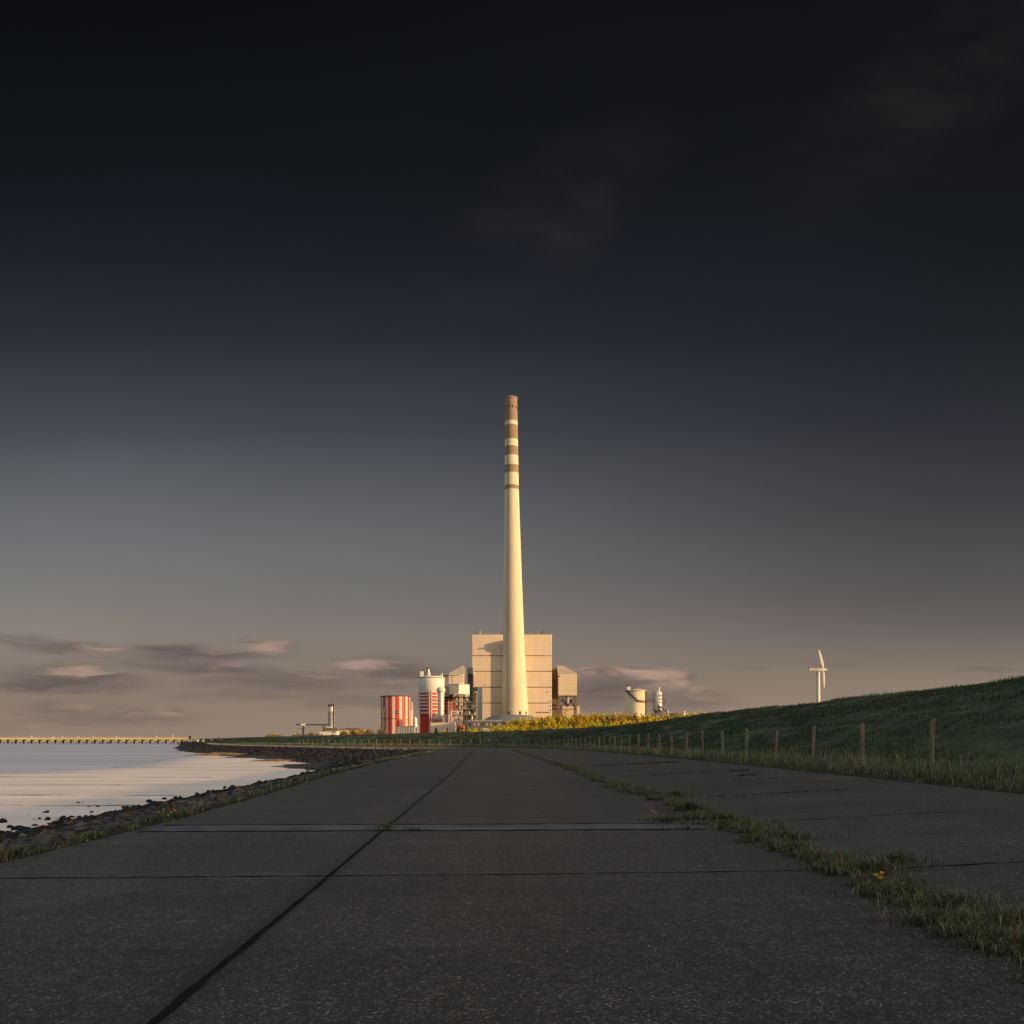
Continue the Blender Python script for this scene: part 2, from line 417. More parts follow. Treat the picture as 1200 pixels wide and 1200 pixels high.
def mat_turf():
    m, nt, b = new_mat('dike turf')
    co = obj_co(nt)
    n1 = nt.noise(co, .55, 5, .62); n2 = nt.noise(nt.mapping(co, scale=(1, .35, 3)), 1.6, 4, .65); n3 = nt.noise(co, 9, 4, .6)
    c = nt.ramp(n1, [(.3, (.025,.034,.020,1)), (.5, (.046,.058,.031,1)), (.72, (.074,.086,.042,1))])
    c = nt.mix(nt.rng(n2, .55, .7, 0, .7), c, (.012,.016,.010,1))
    n4 = nt.noise(nt.mapping(co, scale=(.5, .12, .5)), .5, 3, .5)
    k = nt.m('MULTIPLY', nt.rng(n3, .3, .7, .55, 1.5), nt.rng(n4, .35, .65, .75, 1.5))
    c = nt.mix(nt.rng(nt.noise(co, .17, 4, .6), .5, .7, 0, .5), c, (.085,.08,.04,1))
    c = nt.mix(1.0, c, nt.node('ShaderNodeCombineColor', {0: k, 1: k, 2: k}).outputs[0], 'MULTIPLY')
    nt.put(b.inputs['Base Color'], c); b.inputs['Roughness'].default_value = .95; b.inputs['Specular IOR Level'].default_value = .05
    h = nt.m('ADD', nt.m('MULTIPLY', n2, .7), nt.m('MULTIPLY', n3, .4))
    nt.l.new(nt.node('ShaderNodeBump', {'Strength': .9, 'Distance': .25, 'Height': h}).outputs[0], b.inputs['Normal'])
    return m
def mat_mud():
    m, nt, b = new_mat('wet tidal mud')
    co = obj_co(nt)
    edge = nt.node('ShaderNodeAttribute', attribute_name='Col').outputs['Fac']
    n1 = nt.noise(nt.mapping(co, scale=(.05, .3, 1)), 1.0, 6, .62, .3)
    n2 = nt.noise(nt.mapping(co, scale=(.22, 2.4, 1)), 1.0, 5, .6)
    c = nt.mix(nt.rng(n1, .35, .65, 0, 1), (.70,.565,.465,1), (.80,.66,.55,1))
    c = nt.mix(nt.rng(n2, .58, .70, 0, .38), c, (.34,.30,.28,1))
    n3 = nt.noise(nt.mapping(co, scale=(.018, .55, 1)), 1.0, 3, .5)
    c = nt.mix(nt.rng(n3, .62, .74, 0, .35), c, (.40,.40,.42,1))
    n4 = nt.noise(nt.mapping(co, scale=(.8, 5, 1)), 1.0, 4, .7)
    c = nt.mix(nt.rng(n4, .615, .69, 0, .6), c, (.20,.185,.175,1))
    # thinning film of water towards the sea
    wet = nt.rng(nt.m('MULTIPLY_ADD', nt.m('SUBTRACT', n1, .5), .5, edge), .0, .35, 1, 0, 'SMOOTHSTEP')
    c = nt.mix(wet, c, (.42,.42,.45,1))
    nt.put(b.inputs['Base Color'], c); nt.put(b.inputs['Roughness'], nt.rng(n1, .35, .65, .36, .5)); b.inputs['Specular IOR Level'].default_value = .13
    return m
def mat_water():
    m, nt, b = new_mat('silty sea water')
    co = obj_co(nt)
    n1 = nt.noise(nt.mapping(co, scale=(.004, .045, 1)), 1.0, 4, .55)
    c = nt.mix(nt.rng(n1, .35, .65, 0, 1), (.35,.35,.38,1), (.48,.48,.51,1))
    nt.put(b.inputs['Base Color'], c); b.inputs['Roughness'].default_value = .38; b.inputs['Specular IOR Level'].default_value = .14
    h = nt.noise(nt.mapping(co, scale=(.4, 1.4, 1)), 1.0, 4, .6)
    nt.l.new(nt.node('ShaderNodeBump', {'Strength': .12, 'Distance': .1, 'Height': h}).outputs[0], b.inputs['Normal'])
    return m
M_PAVE = mat_pavement(); M_TURF = mat_turf(); M_MUD = mat_mud(); M_SEA = mat_water()
M_SEAM = pmat('bitumen joint', (.006,.006,.0065), .95, .08, .4, 6, bump=.6, bscale=40, bdist=.01)
M_SMOOTH = pmat('smooth grey concrete', (.066,.067,.073), .55, .4, .4, 1.6, bump=.25, bscale=60, bdist=.004)
M_SOIL = pmat('dark soil', (.034,.029,.020), .95, .05, .5, 3, bump=1, bscale=25, bdist=.04)
M_REV = pmat('basalt revetment', (.026,.024,.023), .9, .15, .6, .9, bump=1.0, bscale=4.5, bdist=.3, tint=((.10,.066,.03), .5))
M_LAND = pmat('rough grassland', (.075,.08,.025), .95, .05, .5, .05)
M_GRASS = mat_attr('grass blades', .6, .25, .25)

# ------------------------------------------------------------------ the setting
o = struct(loft('road', 'left', 'right', 26, M_PAVE, prof=lambda v: np.clip((v-.58)/.42, 0, 1)**1.0, sub=1))
def d_turf(G, vs):
    n, m, _ = G.shape
    P = G.reshape(-1, 3)
    near = np.clip(1-(P[:, 1]-120)/200, 0.25, 1)
    a = np.array([mnoise.fractal(Vector((x*.45, y*.16, z*2.0)), 1.0, 2.0, 4) for x, y, z in P])
    c = np.array([mnoise.fractal(Vector((x*.06+9, y*.06, 0)), 1.0, 2.0, 2) for x, y, z in P])
    edge = np.tile(np.clip(np.minimum(vs/.08, 1), 0, 1), n)
    P[:, 2] += (a*.20+c*.2)*near*edge
    G[:] = P.reshape(n, m, 3)
struct(loft('dike', 'toe', 'crest', 44, M_TURF, prof=lambda v: np.where(v < .12, v*v*4.5, 0)+np.where(v >= .12, .0648+(1-.0648)*(1-(1-(v-.12)/.88)**1.4), 0), disp=d_turf))
struct(loft('dike_top', 'crest', 'back', 4, M_TURF, prof=lambda v: v))
struct(loft('dike_slope', 'back', 'backtoe', 6, M_TURF))
struct(loft('verge', 'right', 'fence', 5, M_SOIL))
struct(loft('ditch_bank', 'fence', 'toe', 4, M_TURF))
struct(loft('land', 'backtoe', 'far', 8, M_LAND))
def d_rev(G, vs):
    n, m, _ = G.shape; P = G.reshape(-1, 3)
    a = np.array([mnoise.fractal(Vector((x*.5, y*.5, 3)), 1.0, 2.0, 4) for x, y, z in P])
    edge = np.tile(np.clip(vs/.1, 0, 1), n)
    P[:, 2] += (a*.16-.03)*edge
    t = np.tile(np.clip((vs-.6)/.4, 0, 1), n)
    b = np.array([mnoise.fractal(Vector((x*.11, y*.11, 8)), 1.0, 2.0, 4) for x, y, z in P])
    P[:, 0] += b*2.2*t; P[:, 1] += b*1.5*t
    G[:] = P.reshape(n, m, 3)
struct(loft('shoulder', 'left', 'edge', 3, M_SOIL))
struct(loft('revetment', 'edge', 'toe_sea', 26, M_REV, prof=lambda v: v**.9, disp=d_rev))
M_EDGE = pmat('sunlit concrete edge', (.62,.42,.26), .85, .2, .25, .4)  # strip added along the far bank, sunlit warmth put into its colour
CV['edge_a'] = offset(CV['left'], .35, CV['left'][:, 2]+.02); CV['edge_b'] = offset(CV['left'], -1.3, CV['left'][:, 2]-.1)
struct(loft('sunlit_edge', 'edge_a', 'edge_b', 3, M_EDGE, i0=345, i1=500))
# sea sheet to the horizon, mudflat sheet 20 mm above it near the shore
sea_v = [(-9000,-300,MUDZ-.02),(1000,-300,MUDZ-.02),(1000,12000,MUDZ-.02),(-9000,12000,MUDZ-.02)]
struct(np_mesh('sea', sea_v, [(0,1,2,3)], M_SEA))
def mudflat():
    """a sheet whose seaward edge runs x = f(y), fretted by the tide"""
    fy = [-90,20,30,46,58,68,77,93,122,150,185,205,234]; fx = [-420,-420,-400,-200,-110,-62,-44,-40,-46,-54,-61,-68,-70]
    ys = np.concatenate([np.linspace(-90, 26, 12)[:-1], np.linspace(26, 234, 520)]); m = 40
    L = []
    for y in ys:
        x0 = np.interp(y, fy, fx); j = mnoise.fractal(Vector((y*.22, 4, 1)), 1.0, 2.0, 5)*2.2+mnoise.fractal(Vector((y*1.1, 9, 1)), 1.0, 2.0, 4)*.8
        x1 = np.interp(y, [0, 160, 240], [0, 0, -40]); q = np.linspace(0, 1, m)**1.6
        L.append(np.stack([x0+j+(x1-x0-j)*q, np.full(m, y), np.full(m, MUDZ)], 1))
    A = np.array(L); n = len(ys); idx = np.arange(n*m).reshape(n, m)
    q = np.stack([idx[:-1, :-1], idx[:-1, 1:], idx[1:, 1:], idx[1:, :-1]], -1).reshape(-1, 4)
    dist = A[:, :, 0]-A[:, :1, 0]                     # metres from the water's edge
    cc = np.clip(dist/26*np.interp(ys, [20, 60, 90, 150], [.25, .5, 1.2, 1.6])[:, None], 0, 1).reshape(-1)
    return struct(np_mesh('mudflat', A.reshape(-1, 3), q, M_MUD, np.repeat(cc[:, None], 3, 1)))
mudflat()
M_CHAN = pmat('dark wet channel', (.10,.105,.11), .35, .4, .4, .6, (.3,2,1))
def channel(pts, w, seed):
    p = np.array(pts, float); n = 260; q = np.linspace(0, 1, n)*(len(p)-1)
    x = np.interp(q, range(len(p)), p[:, 0]); y = np.interp(q, range(len(p)), p[:, 1])
    y = y+np.array([mnoise.fractal(Vector((a*.35+seed, 0, 0)), 1.0, 2.0, 4) for a in x])*.35
    h = w*np.array([max(.04, .45+1.1*mnoise.fractal(Vector((a*.22+seed, 5, 0)), 1.0, 2.0, 4)) for a in x])
    V = np.concatenate([np.stack([x, y-h, np.full(n, MUDZ+.006)], 1), np.stack([x, y+h, np.full(n, MUDZ+.006)], 1)])
    F = [(i, i+1, i+n+1, i+n) for i in range(n-1)]
    struct(np_mesh('tidal_channel', V, F, M_CHAN))
channel([(-70,48.5),(-40,47.5),(-25,46.8),(-15,46)], .35, 1.0)
channel([(-60,40.6),(-30,39.8),(-21,39.3),(-14,38.8)], .30, 4.0)
channel([(-60,72),(-35,70),(-22,69)], .35, 9.0)
channel([(-50,58),(-30,57),(-24,57.5)], .2, 12.0)
# dark stony shallows in the corner of the bay, weed banks in the last sun
def mound(name, cx, cy, rx, ry, h, mat, rot=0.0, n=70, m=24, seed=0.0, rag=.45, base=MUDZ-.03):
    V = []; 
    for j in range(m+1):
        r = j/m
        for i in range(n):
            t = 2*PI*i/n
            e = 1+rag*mnoise.fractal(Vector((math.cos(t)*2.2+seed, math.sin(t)*2.2, seed)), 1.0, 2.0, 5)
            x, y = r*e*rx*math.cos(t), r*e*ry*math.sin(t)
            xx = cx+x*math.cos(rot)-y*math.sin(rot); yy = cy+x*math.sin(rot)+y*math.cos(rot)
            z = base+h*(1-r**2.2)+(1-r)*h*.55*mnoise.fractal(Vector((xx*.6, yy*.6, seed)), 1.0, 2.0, 4)
            V.append((xx, yy, z))
    F = []
    for j in range(m):
        for i in range(n):
            k = (i+1) % n
            F.append((j*n+i, (j+1)*n+i, (j+1)*n+k, j*n+k))
    return np_mesh(name, V, F, mat, smooth=True)
M_WEED = pmat('rusty seaweed', (.26,.15,.065), .9, .1, .6, 1.2, bump=1, bscale=5, bdist=.25)
M_DARKMUD = pmat('dark stony mud', (.036,.031,.027), .75, .25, .55, .8, bump=1, bscale=5, bdist=.15)
struct(mound('stony_shallows', -17, 96, 7, 15, .28, M_DARKMUD, math.radians(28), seed=3.1))
struct(mound('stony_shallows', -35, 150, 9, 28, .26, M_DARKMUD, math.radians(33), seed=5.3))
stuff(mound('seaweed_bank', -54, 176, 6, 8, .42, M_WEED, math.radians(20), seed=1.7, rag=.6))
stuff(mound('seaweed_bank', -31.5, 125, 3.2, 3.5, .25, M_WEED, math.radians(10), seed=2.9, rag=.7))
stuff(mound('seaweed_bank', -60, 203, 5, 5, .30, M_WEED, math.radians(25), seed=6.1, rag=.6))
struct(mound('breakwater', X(243,640), 660, 26, 30, 2.0, M_REV, math.radians(15), seed=9.2, rag=.25))
struct(mound('breakwater', X(268,560), 560, 22, 60, 2.1, M_REV, math.radians(18), seed=4.2, rag=.25))

# joints in the paving: ribbons 4 mm above the slab
def road_z(x): 
    return .27*np.clip((np.asarray(x)-2.65)/(7.9-2.65), 0, 1)
def ribbon(name, pts, w, mat, jit=.25, step=.12, lift=.004, seed=0.0):
    p = np.array(pts, float); L = np.r_[0, np.cumsum(np.linalg.norm(np.diff(p, axis=0), axis=1))]
    n = max(4, int(L[-1]/step)); s = np.linspace(0, L[-1], n)
    c = np.stack([np.interp(s, L, p[:, 0]), np.interp(s, L, p[:, 1])], 1)
    ww = np.interp(s, L, np.atleast_1d(w) if np.ndim(w) else np.full(len(L), w))
    t = np.gradient(c, axis=0); t /= np.linalg.norm(t, axis=1)[:, None]; nn = np.stack([-t[:, 1], t[:, 0]], 1)
    f = lambda k: np.array([mnoise.fractal(Vector((a*2.6+seed+k, 0, k)), 1.0, 2.0, 4) for a in s])
    A = c+nn*(ww*(.5+jit*f(3.1)))[:, None]; B = c-nn*(ww*(.5+jit*f(7.7)))[:, None]
    V = [(x, y, float(road_z(x))+lift) for x, y in np.vstack([A, B])]
    F = [(i+n, i+n+1, i+1, i) for i in range(n-1)]
    return struct(np_mesh(name, V, F, mat))
ribbon('road_joint', [(-1.28,-8),(-1.3,2),(-1.40,3.7),(-1.47,7),(-1.58,11.4)], [.043,.043,.041,.032,.034], M_SEAM, .34, .02)
ribbon('road_joint', [(-1.6,12.4),(-1.68,16),(-2.0,30),(-2.55,46),(-3.05,62),(-3.6,82),(-4.3,105)], [.022,.022,.025,.035,.05,.06,.08], M_SEAM, .4)
YS = 11.35, 12.35
ribbon('concrete_strip', [(-4.45,11.72),(0,11.9),(2.4,12.02)], .74, M_SMOOTH, .012, .15, .004, 2.0)
ribbon('road_joint', [(-4.5,11.31),(0,11.5),(2.4,11.62)], .05, M_SEAM, .7, .06, .008, 5.0)
ribbon('road_joint', [(-4.5,12.13),(-1.6,12.26),(2.4,12.42)], .06, M_SEAM, .7, .06, .008, 9.0)
ribbon('road_joint', [(-1.52,11.42),(-1.61,12.3)], .03, M_SEAM, .6, .05, .009, 12.0)
ribbon('road_joint', [(-4.6,7.46),(0,7.70),(2.5,7.93)], .026, M_SEAM, .5, .05, .004, 15.0)
for k, (y0, x0, x1, w) in enumerate([(7.9,3.25,7.7,.035),(12.35,3.2,6.1,.035),(17.4,3.1,6.3,.05),(22.4,3.1,7.6,.045),(27.5,3.2,7.5,.06),(33,3.2,7.6,.05),(38.3,3.2,7.5,.09),(50,3.2,7.3,.1),(60,3.1,7,.1)]):
    ribbon('road_joint', [(x0,y0-.05),(x1,y0+.06)], w, M_SEAM, .9, .07, .004, 20.0+k)
for k, y0 in enumerate([17.2,22.3,27.6,33]):
    ribbon('road_joint', [(-4.5,y0),(2.3,y0+.3)], .012, M_SEAM, .9, .1, .004, 40.0+k)
# grass-grown gap between the two lanes
MED = np.array([(2.65,-12),(2.65,0),(2.67,5.1),(2.75,7.5),(2.85,10.5),(2.86,14),(2.65,18.5),(2.45,26),(2.3,40),(1.9,52),(1.5,65),(.4,96),(-.2,108)])
ribbon('soil_strip', MED, [.34,.34,.34,.34,.34,.32,.3,.3,.3,.3,.3,.3,.2], M_SOIL, .5, .05, .005, 60.0)
M_KERB = pmat('worn concrete edging', (.10,.098,.095), .8, .25, .35, 4, bump=.5, bscale=30, bdist=.01)

# ------------------------------------------------------------------ grass
GREEN = np.array([(.030,.046,.018),(.042,.058,.022),(.055,.068,.026),(.022,.036,.017)])
STRAW = np.array([(.16,.125,.06),(.21,.17,.085),(.10,.085,.035)])
def blades(name, P, h, w, lean, straw=.2, gain=1.0, kind='stuff', loc=None):
    n = len(P); h = np.broadcast_to(h, n)*rng.uniform(.55, 1.25, n); w = np.broadcast_to(w, n)*rng.uniform(.7, 1.3, n)
    yaw = rng.uniform(0, 2*PI, n); ld = rng.uniform(0, 2*PI, n); la = rng.uniform(.1, 1, n)*lean*h
    side = np.stack([np.cos(yaw), np.sin(yaw), np.zeros(n)], 1)*(w/2)[:, None]
    L = np.stack([np.cos(ld)*la, np.sin(ld)*la, np.zeros(n)], 1)
    up = np.array([0, 0, 1.0])[None]
    mid = P+L*.30+up*(h*.58)[:, None]; tip = P+L+up*(h*np.clip(1-.25*lean*la/h, .4, 1))[:, None]
    V = np.stack([P-side, P+side, mid-side*.75, mid+side*.75, tip], 1).reshape(-1, 3)
    b = np.arange(n)[:, None]*5
    T = np.concatenate([b+np.array([[0,1,3]]), b+np.array([[0,3,2]]), b+np.array([[2,3,4]])], 0)
    base = GREEN[rng.integers(0, len(GREEN), n)]*rng.uniform(.7, 1.35, n)[:, None]*gain
    sm = rng.random(n) < straw
    base[sm] = STRAW[rng.integers(0, len(STRAW), sm.sum())]*rng.uniform(.6, 1.2, sm.sum())[:, None]*gain
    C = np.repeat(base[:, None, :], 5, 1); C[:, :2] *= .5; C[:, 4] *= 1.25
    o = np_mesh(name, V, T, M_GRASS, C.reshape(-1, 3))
    return stuff(o) if kind else o
def along(pts, n, dens):
    """n points along a polyline, with density dens(d)"""
    p = np.array(pts, float); L = np.r_[0, np.cumsum(np.linalg.norm(np.diff(p[:, :2], axis=0), axis=1))]
    s = np.linspace(0, L[-1], 4000); y = np.interp(s, L, p[:, 1]); wgt = dens(np.maximum(y, 1.0)); cdf = np.cumsum(wgt); cdf /= cdf[-1]
    ss = np.interp(rng.random(n), cdf, s)
    return np.stack([np.interp(ss, L, p[:, i]) for i in range(p.shape[1])], 1)
def clumpy(P, s, thr, seed=0.0):
    v = np.array([mnoise.fractal(Vector((x*s+seed, y*s, seed)), 1.0, 2.0, 3) for x, y in P[:, :2]])
    return P[v > thr]
# the strip between the lanes: tufts of different sizes
def median_grass():
    n = 980
    c = along(MED[1:], n, lambda d: 1/d**.75)
    d = c[:, 1]
    c = c+np.stack([rng.normal(0, .13, n)*np.interp(d, [0, 14, 60, 110], [1.15, 1, .8, .6]), rng.normal(0, .05, n)], 1)
    keep = np.array([mnoise.fractal(Vector((x*1.2, y*.55, 4)), 1.0, 2.0, 3) for x, y in c]) > np.interp(c[:, 1], [3, 10, 20], [-.9, -.7, -.32])
    c = c[keep]; d = c[:, 1]
    Ps = []; hs = []; wsz = []
    for (x, y) in c:
        k = int(np.interp(y, [2, 12, 40, 110], [75, 60, 40, 30])); big = rng.uniform(.5, 1.35)
        r = np.abs(rng.normal(0, .055, k))*big*np.interp(y, [0, 20, 110], [1, 1.3, 2.5]); t = rng.uniform(0, 2*PI, k)
        px, py = x+r*np.cos(t), y+r*np.sin(t)
        Ps.append(np.stack([px, py, road_z(px)+.004], 1))
        hs.append(np.full(k, .098*big*np.interp(y, [0, 20, 110], [1, 1.1, 1.3]))); wsz.append(np.full(k, np.interp(y, [2, 10, 40, 110], [.0045, .006, .016, .035])))
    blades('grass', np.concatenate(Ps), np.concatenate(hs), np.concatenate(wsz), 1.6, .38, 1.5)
    # larger clumps where the cross joints meet the strip
    Ps = []; hs = []
    for (x, y, r, k, h) in [(3.3,8.1,.2,380,.12),(2.95,7.7,.3,450,.13),(2.75,14.6,.25,420,.2),(3.05,17.5,.25,300,.2),(2.95,10.2,.3,420,.13),(2.7,6.6,.25,520,.12),(2.85,6.1,.25,420,.13),(2.75,7.1,.2,300,.10),(2.55,5.6,.2,350,.11),
                            (2.95,5.5,.25,450,.14),(2.8,4.9,.25,450,.13),(2.4,12.3,.3,260,.06),(2.2,11.7,.2,120,.05),(2.05,12.75,.2,260,.10),(2.4,13.0,.28,320,.12),(-1.6,11.9,.12,90,.05),(-1.55,11.45,.2,110,.05),(-1.2,11.5,.15,60,.04)]:
        a = np.abs(rng.normal(0, r*.6, k)); t = rng.uniform(0, 2*PI, k)
        px, py = x+a*np.cos(t)*1.3, y+a*np.sin(t)*.6
        Ps.append(np.stack([px, py, road_z(px)+.004], 1)); hs.append(np.full(k, h))
    P = np.concatenate(Ps); blades('grass', P, np.concatenate(hs), np.interp(P[:, 1], [4, 20], [.005, .009]), 1.3, .32, 1.45)
    # seams of moss in the cross joints of the right lane
    Ps = []
    for (y0, x0, x1, k) in [(7.9,4.2,7.6,260),(17.4,3.6,6.2,160),(27.5,3.3,6,200),(38.3,3.3,6.8,420),(22.4,5.2,6.4,60),(27.6,6.4,7.0,120),(24.6,5.9,6.4,120)]:
        px = rng.uniform(x0, x1, k); py = y0+rng.normal(0, .02, k)*(1+y0/20)
        Ps.append(np.stack([px, py, road_z(px)+.004], 1))
    P = np.concatenate(Ps); blades('grass', P, np.interp(P[:, 1], [5, 40], [.02, .08]), np.interp(P[:, 1], [5, 40], [.006, .03]), 1, .2, .8)
median_grass()
def surf(a, b, u, v):
    A, B = at(a, u), at(b, u); return A*(1-v)[:, None]+B*v[:, None]
def u_weights(name, n, dens, umin=0, umax=NS-1):
    c = CV[name]; ds = np.r_[0, np.linalg.norm(np.diff(c[:, :2], axis=0), axis=1)]
    wgt = ds*dens(np.maximum(c[:, 1], 1.0)); wgt[:int(umin)] = 0; wgt[int(umax):] = 0
    cdf = np.cumsum(wgt); cdf /= cdf[-1]
    return np.interp(rng.random(n), cdf, np.arange(NS))
def verge_grass():
    dn = lambda d: np.where(d < 9, .02, 1/d**1.05)
    u = u_weights('fence', 52000, dn, 80); v = rng.beta(1.1, 1.0, len(u))
    P = surf('right', 'toe', u, v*1.02); P[:, 0] += rng.normal(0, .05, len(P))
    f = np.array([mnoise.fractal(Vector((x*.7, y*.7, 2)), 1.0, 2.0, 3) for x, y in P[:, :2]])
    keep = f > -.35; P, v, f = P[keep], v[keep], f[keep]; d = P[:, 1]
    h = (.09+.24*np.clip(f+.35, 0, 1.2))*np.interp(v, [0, .12, .5, 1], [.55, 1.05, 1.15, .8])
    blades('verge_grass', P-np.array([0, 0, .02]), h, np.interp(d, [8, 20, 60, 160, 300], [.008, .012, .028, .06, .1]), .85, .20, 1.75)
    # pale dry stalks
    u = u_weights('fence', 6000, dn, 100, 420); v = rng.uniform(.1, .9, len(u)); P = surf('right', 'toe', u, v)
    f = np.array([mnoise.fractal(Vector((x*.35+5, y*.35, 2)), 1.0, 2.0, 2) for x, y in P[:, :2]]); P = P[f > -.08]
    blades('verge_grass', P, .44, np.interp(P[:, 1], [8, 20, 60, 160], [.005, .009, .02, .04]), .7, .6, 1.8)
verge_grass()
def dike_grass():
    dn = lambda d: np.where(d < 12, .1, 1/d**.9)
    me = bpy.data.objects['dike'].data
    V = np.empty(len(me.vertices)*3, dtype=np.float32); me.vertices.foreach_get('co', V); G = V.reshape(-1, 44, 3)
    u = u_weights('crest', 120000, dn, 80, 420); v = rng.random(len(u))
    i = np.clip(u.astype(int), 0, NS-2); fi = (u-i)[:, None]; jv = v*43; j = np.clip(jv.astype(int), 0, 42); fj = (jv-j)[:, None]
    P = (G[i, j]*(1-fi)+G[i+1, j]*fi)*(1-fj)+(G[i, j+1]*(1-fi)+G[i+1, j+1]*fi)*fj
    f = np.array([mnoise.fractal(Vector((x*.5, y*.2, z*2.2)), 1.0, 2.0, 3) for x, y, z in P])
    keep = f > -.15; P = P[keep].astype(float); f = f[keep]; d = P[:, 1]
    h = .10+.17*np.clip(f+.2, 0, 1)
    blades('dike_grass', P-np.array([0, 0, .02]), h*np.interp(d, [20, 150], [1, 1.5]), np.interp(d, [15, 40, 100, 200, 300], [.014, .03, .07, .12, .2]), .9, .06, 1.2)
dike_grass()
def left_grass():
    Ps = []; hs = []
    for (px, py, r, k, h) in [(10,1004,.22,330,.17),(34,1000,.14,130,.10),(100,984,.26,420,.15),(118,981,.12,120,.12),(146,972,.12,110,.11),(205,957,.42,520,.18),(236,949,.3,300,.15),(282,939,.5,300,.15),
                              (312,931,.5,260,.16),(335,926,.4,200,.16),(350,921,.5,260,.15),(372,913,.7,420,.22),(392,909,.7,380,.2),(420,902,1,420,.22),(440,899,.9,320,.2),(462,892,1.2,380,.24),(485,889,1.4,320,.24),(505,884,2,420,.3),(518,882,2.2,380,.3),(524,880,3,300,.3)]:
        d = CAMH*FL/(py-HOR); x = X(px, d)
        a = np.abs(rng.normal(0, r*.55, k)); t = rng.uniform(0, 2*PI, k)
        yy = d+a*np.sin(t)*1.3
        xl = np.interp(yy, CV['left'][:360, 1], CV['left'][:360, 0]); xx = xl-np.interp(d, [8, 30, 60], [.10, .3, .5])*rng.uniform(-.1, 1)-np.abs(a*np.cos(t))*.8
        zz = np.interp(xl-xx, [0, .55, 2, 6], [0, -.05, -.22, -.8])
        Ps.append(np.stack([xx, yy, zz], 1)); hs.append(np.full(k, h*.68))
    P = np.concatenate(Ps); blades('shore_grass', P, np.concatenate(hs), np.interp(P[:, 1], [8, 20, 50, 100], [.009, .014, .03, .06]), .9, .3, 1.4)
    # thin fringe along the slab edge
    u = u_weights('left', 9000, lambda d: np.where(d < 6, .05, 1/d**.9), 80, 400); P = at('left', u)
    f = np.array([mnoise.fractal(Vector((x*.5, y*.3, 7)), 1.0, 2.0, 3) for x, y in P[:, :2]]); P = P[f > .22]
    P[:, 0] -= np.abs(rng.normal(0, .12, len(P)))*np.interp(P[:, 1], [8, 100], [1, 3])
    blades('shore_grass', P-np.array([0, 0, .02]), .06*np.interp(P[:, 1], [8, 100], [.8, 3.0]), np.interp(P[:, 1], [8, 20, 50, 100], [.008, .014, .03, .06]), 1, .45, 1.3)
left_grass()

# dandelions: yellow heads on stalks
M_STALK = pmat('flower stalk', (.05,.08,.02), .7, .2); M_PETAL = pmat('yellow petals', (.75,.42,.01), .7, .2, .15, 30)
def dandelion(x, y, z, heads, label):
    t = thing('dandelion_plant', label, 'flower', (x, y, z))
    lf = MB()
    for k in range(9):
        a = k*.72; L = .09+.03*(k % 3); c, s = math.cos(a), math.sin(a)
        lf.add([(x,y,z),(x+c*L*.5-s*.012,y+s*L*.5+c*.012,z+.03),(x+c*L,y+s*L,z+.02),(x+c*L*.5+s*.012,y+s*L*.5-c*.012,z+.03)], [(0,1,2,3)])
    lf.build('leaf_rosette', M_STALK, t)
    for (dx, dy, h) in heads:
        st = MB().tube((x,y,z), (x+dx,y+dy,z+h), .003, .0025, 6).build('stalk', M_STALK, t)
        pt = MB(); hx, hy, hz = x+dx, y+dy, z+h
        for ring, (n, r, dz) in enumerate(((16,.019,.003),(12,.012,.008))):
            for k in range(n):
                a = 2*PI*k/n+ring*.2; c, s = math.cos(a), math.sin(a)
                pt.add([(hx,hy,hz),(hx+c*r-s*.004,hy+s*r+c*.004,hz+dz),(hx+c*r+s*.004,hy+s*r-c*.004,hz+dz)], [(0,1,2)])
        pt.lathe(hx, hy, [(.004,hz-.012),(.011,hz-.002),(.006,hz+.004)], 10)
        pt.build('flower_head', M_PETAL, t)
d = 6.9; x = X(1030, d)
dandelion(x, d, float(road_z(x))+.01, [(-.02,0,.10),(.025,.01,.115),(.0,-.03,.085)], 'yellow dandelions in the grass strip between the road lanes, nearest the camera')
d = 12.4; x = X(766, d)
dandelion(x, d, .01, [(-.02,0,.17),(.03,.02,.14)], 'lone yellow dandelion in the grass strip beside the smooth concrete band')
d = 12.0; x = X(196, d)
dandelion(x, d, -.03, [(-.12,.02,.22),(-.05,0,.25),(.03,.05,.21),(.10,-.02,.24),(.0,.03,.18)], 'clump of yellow flowers in grass on the seaward edge of the road')

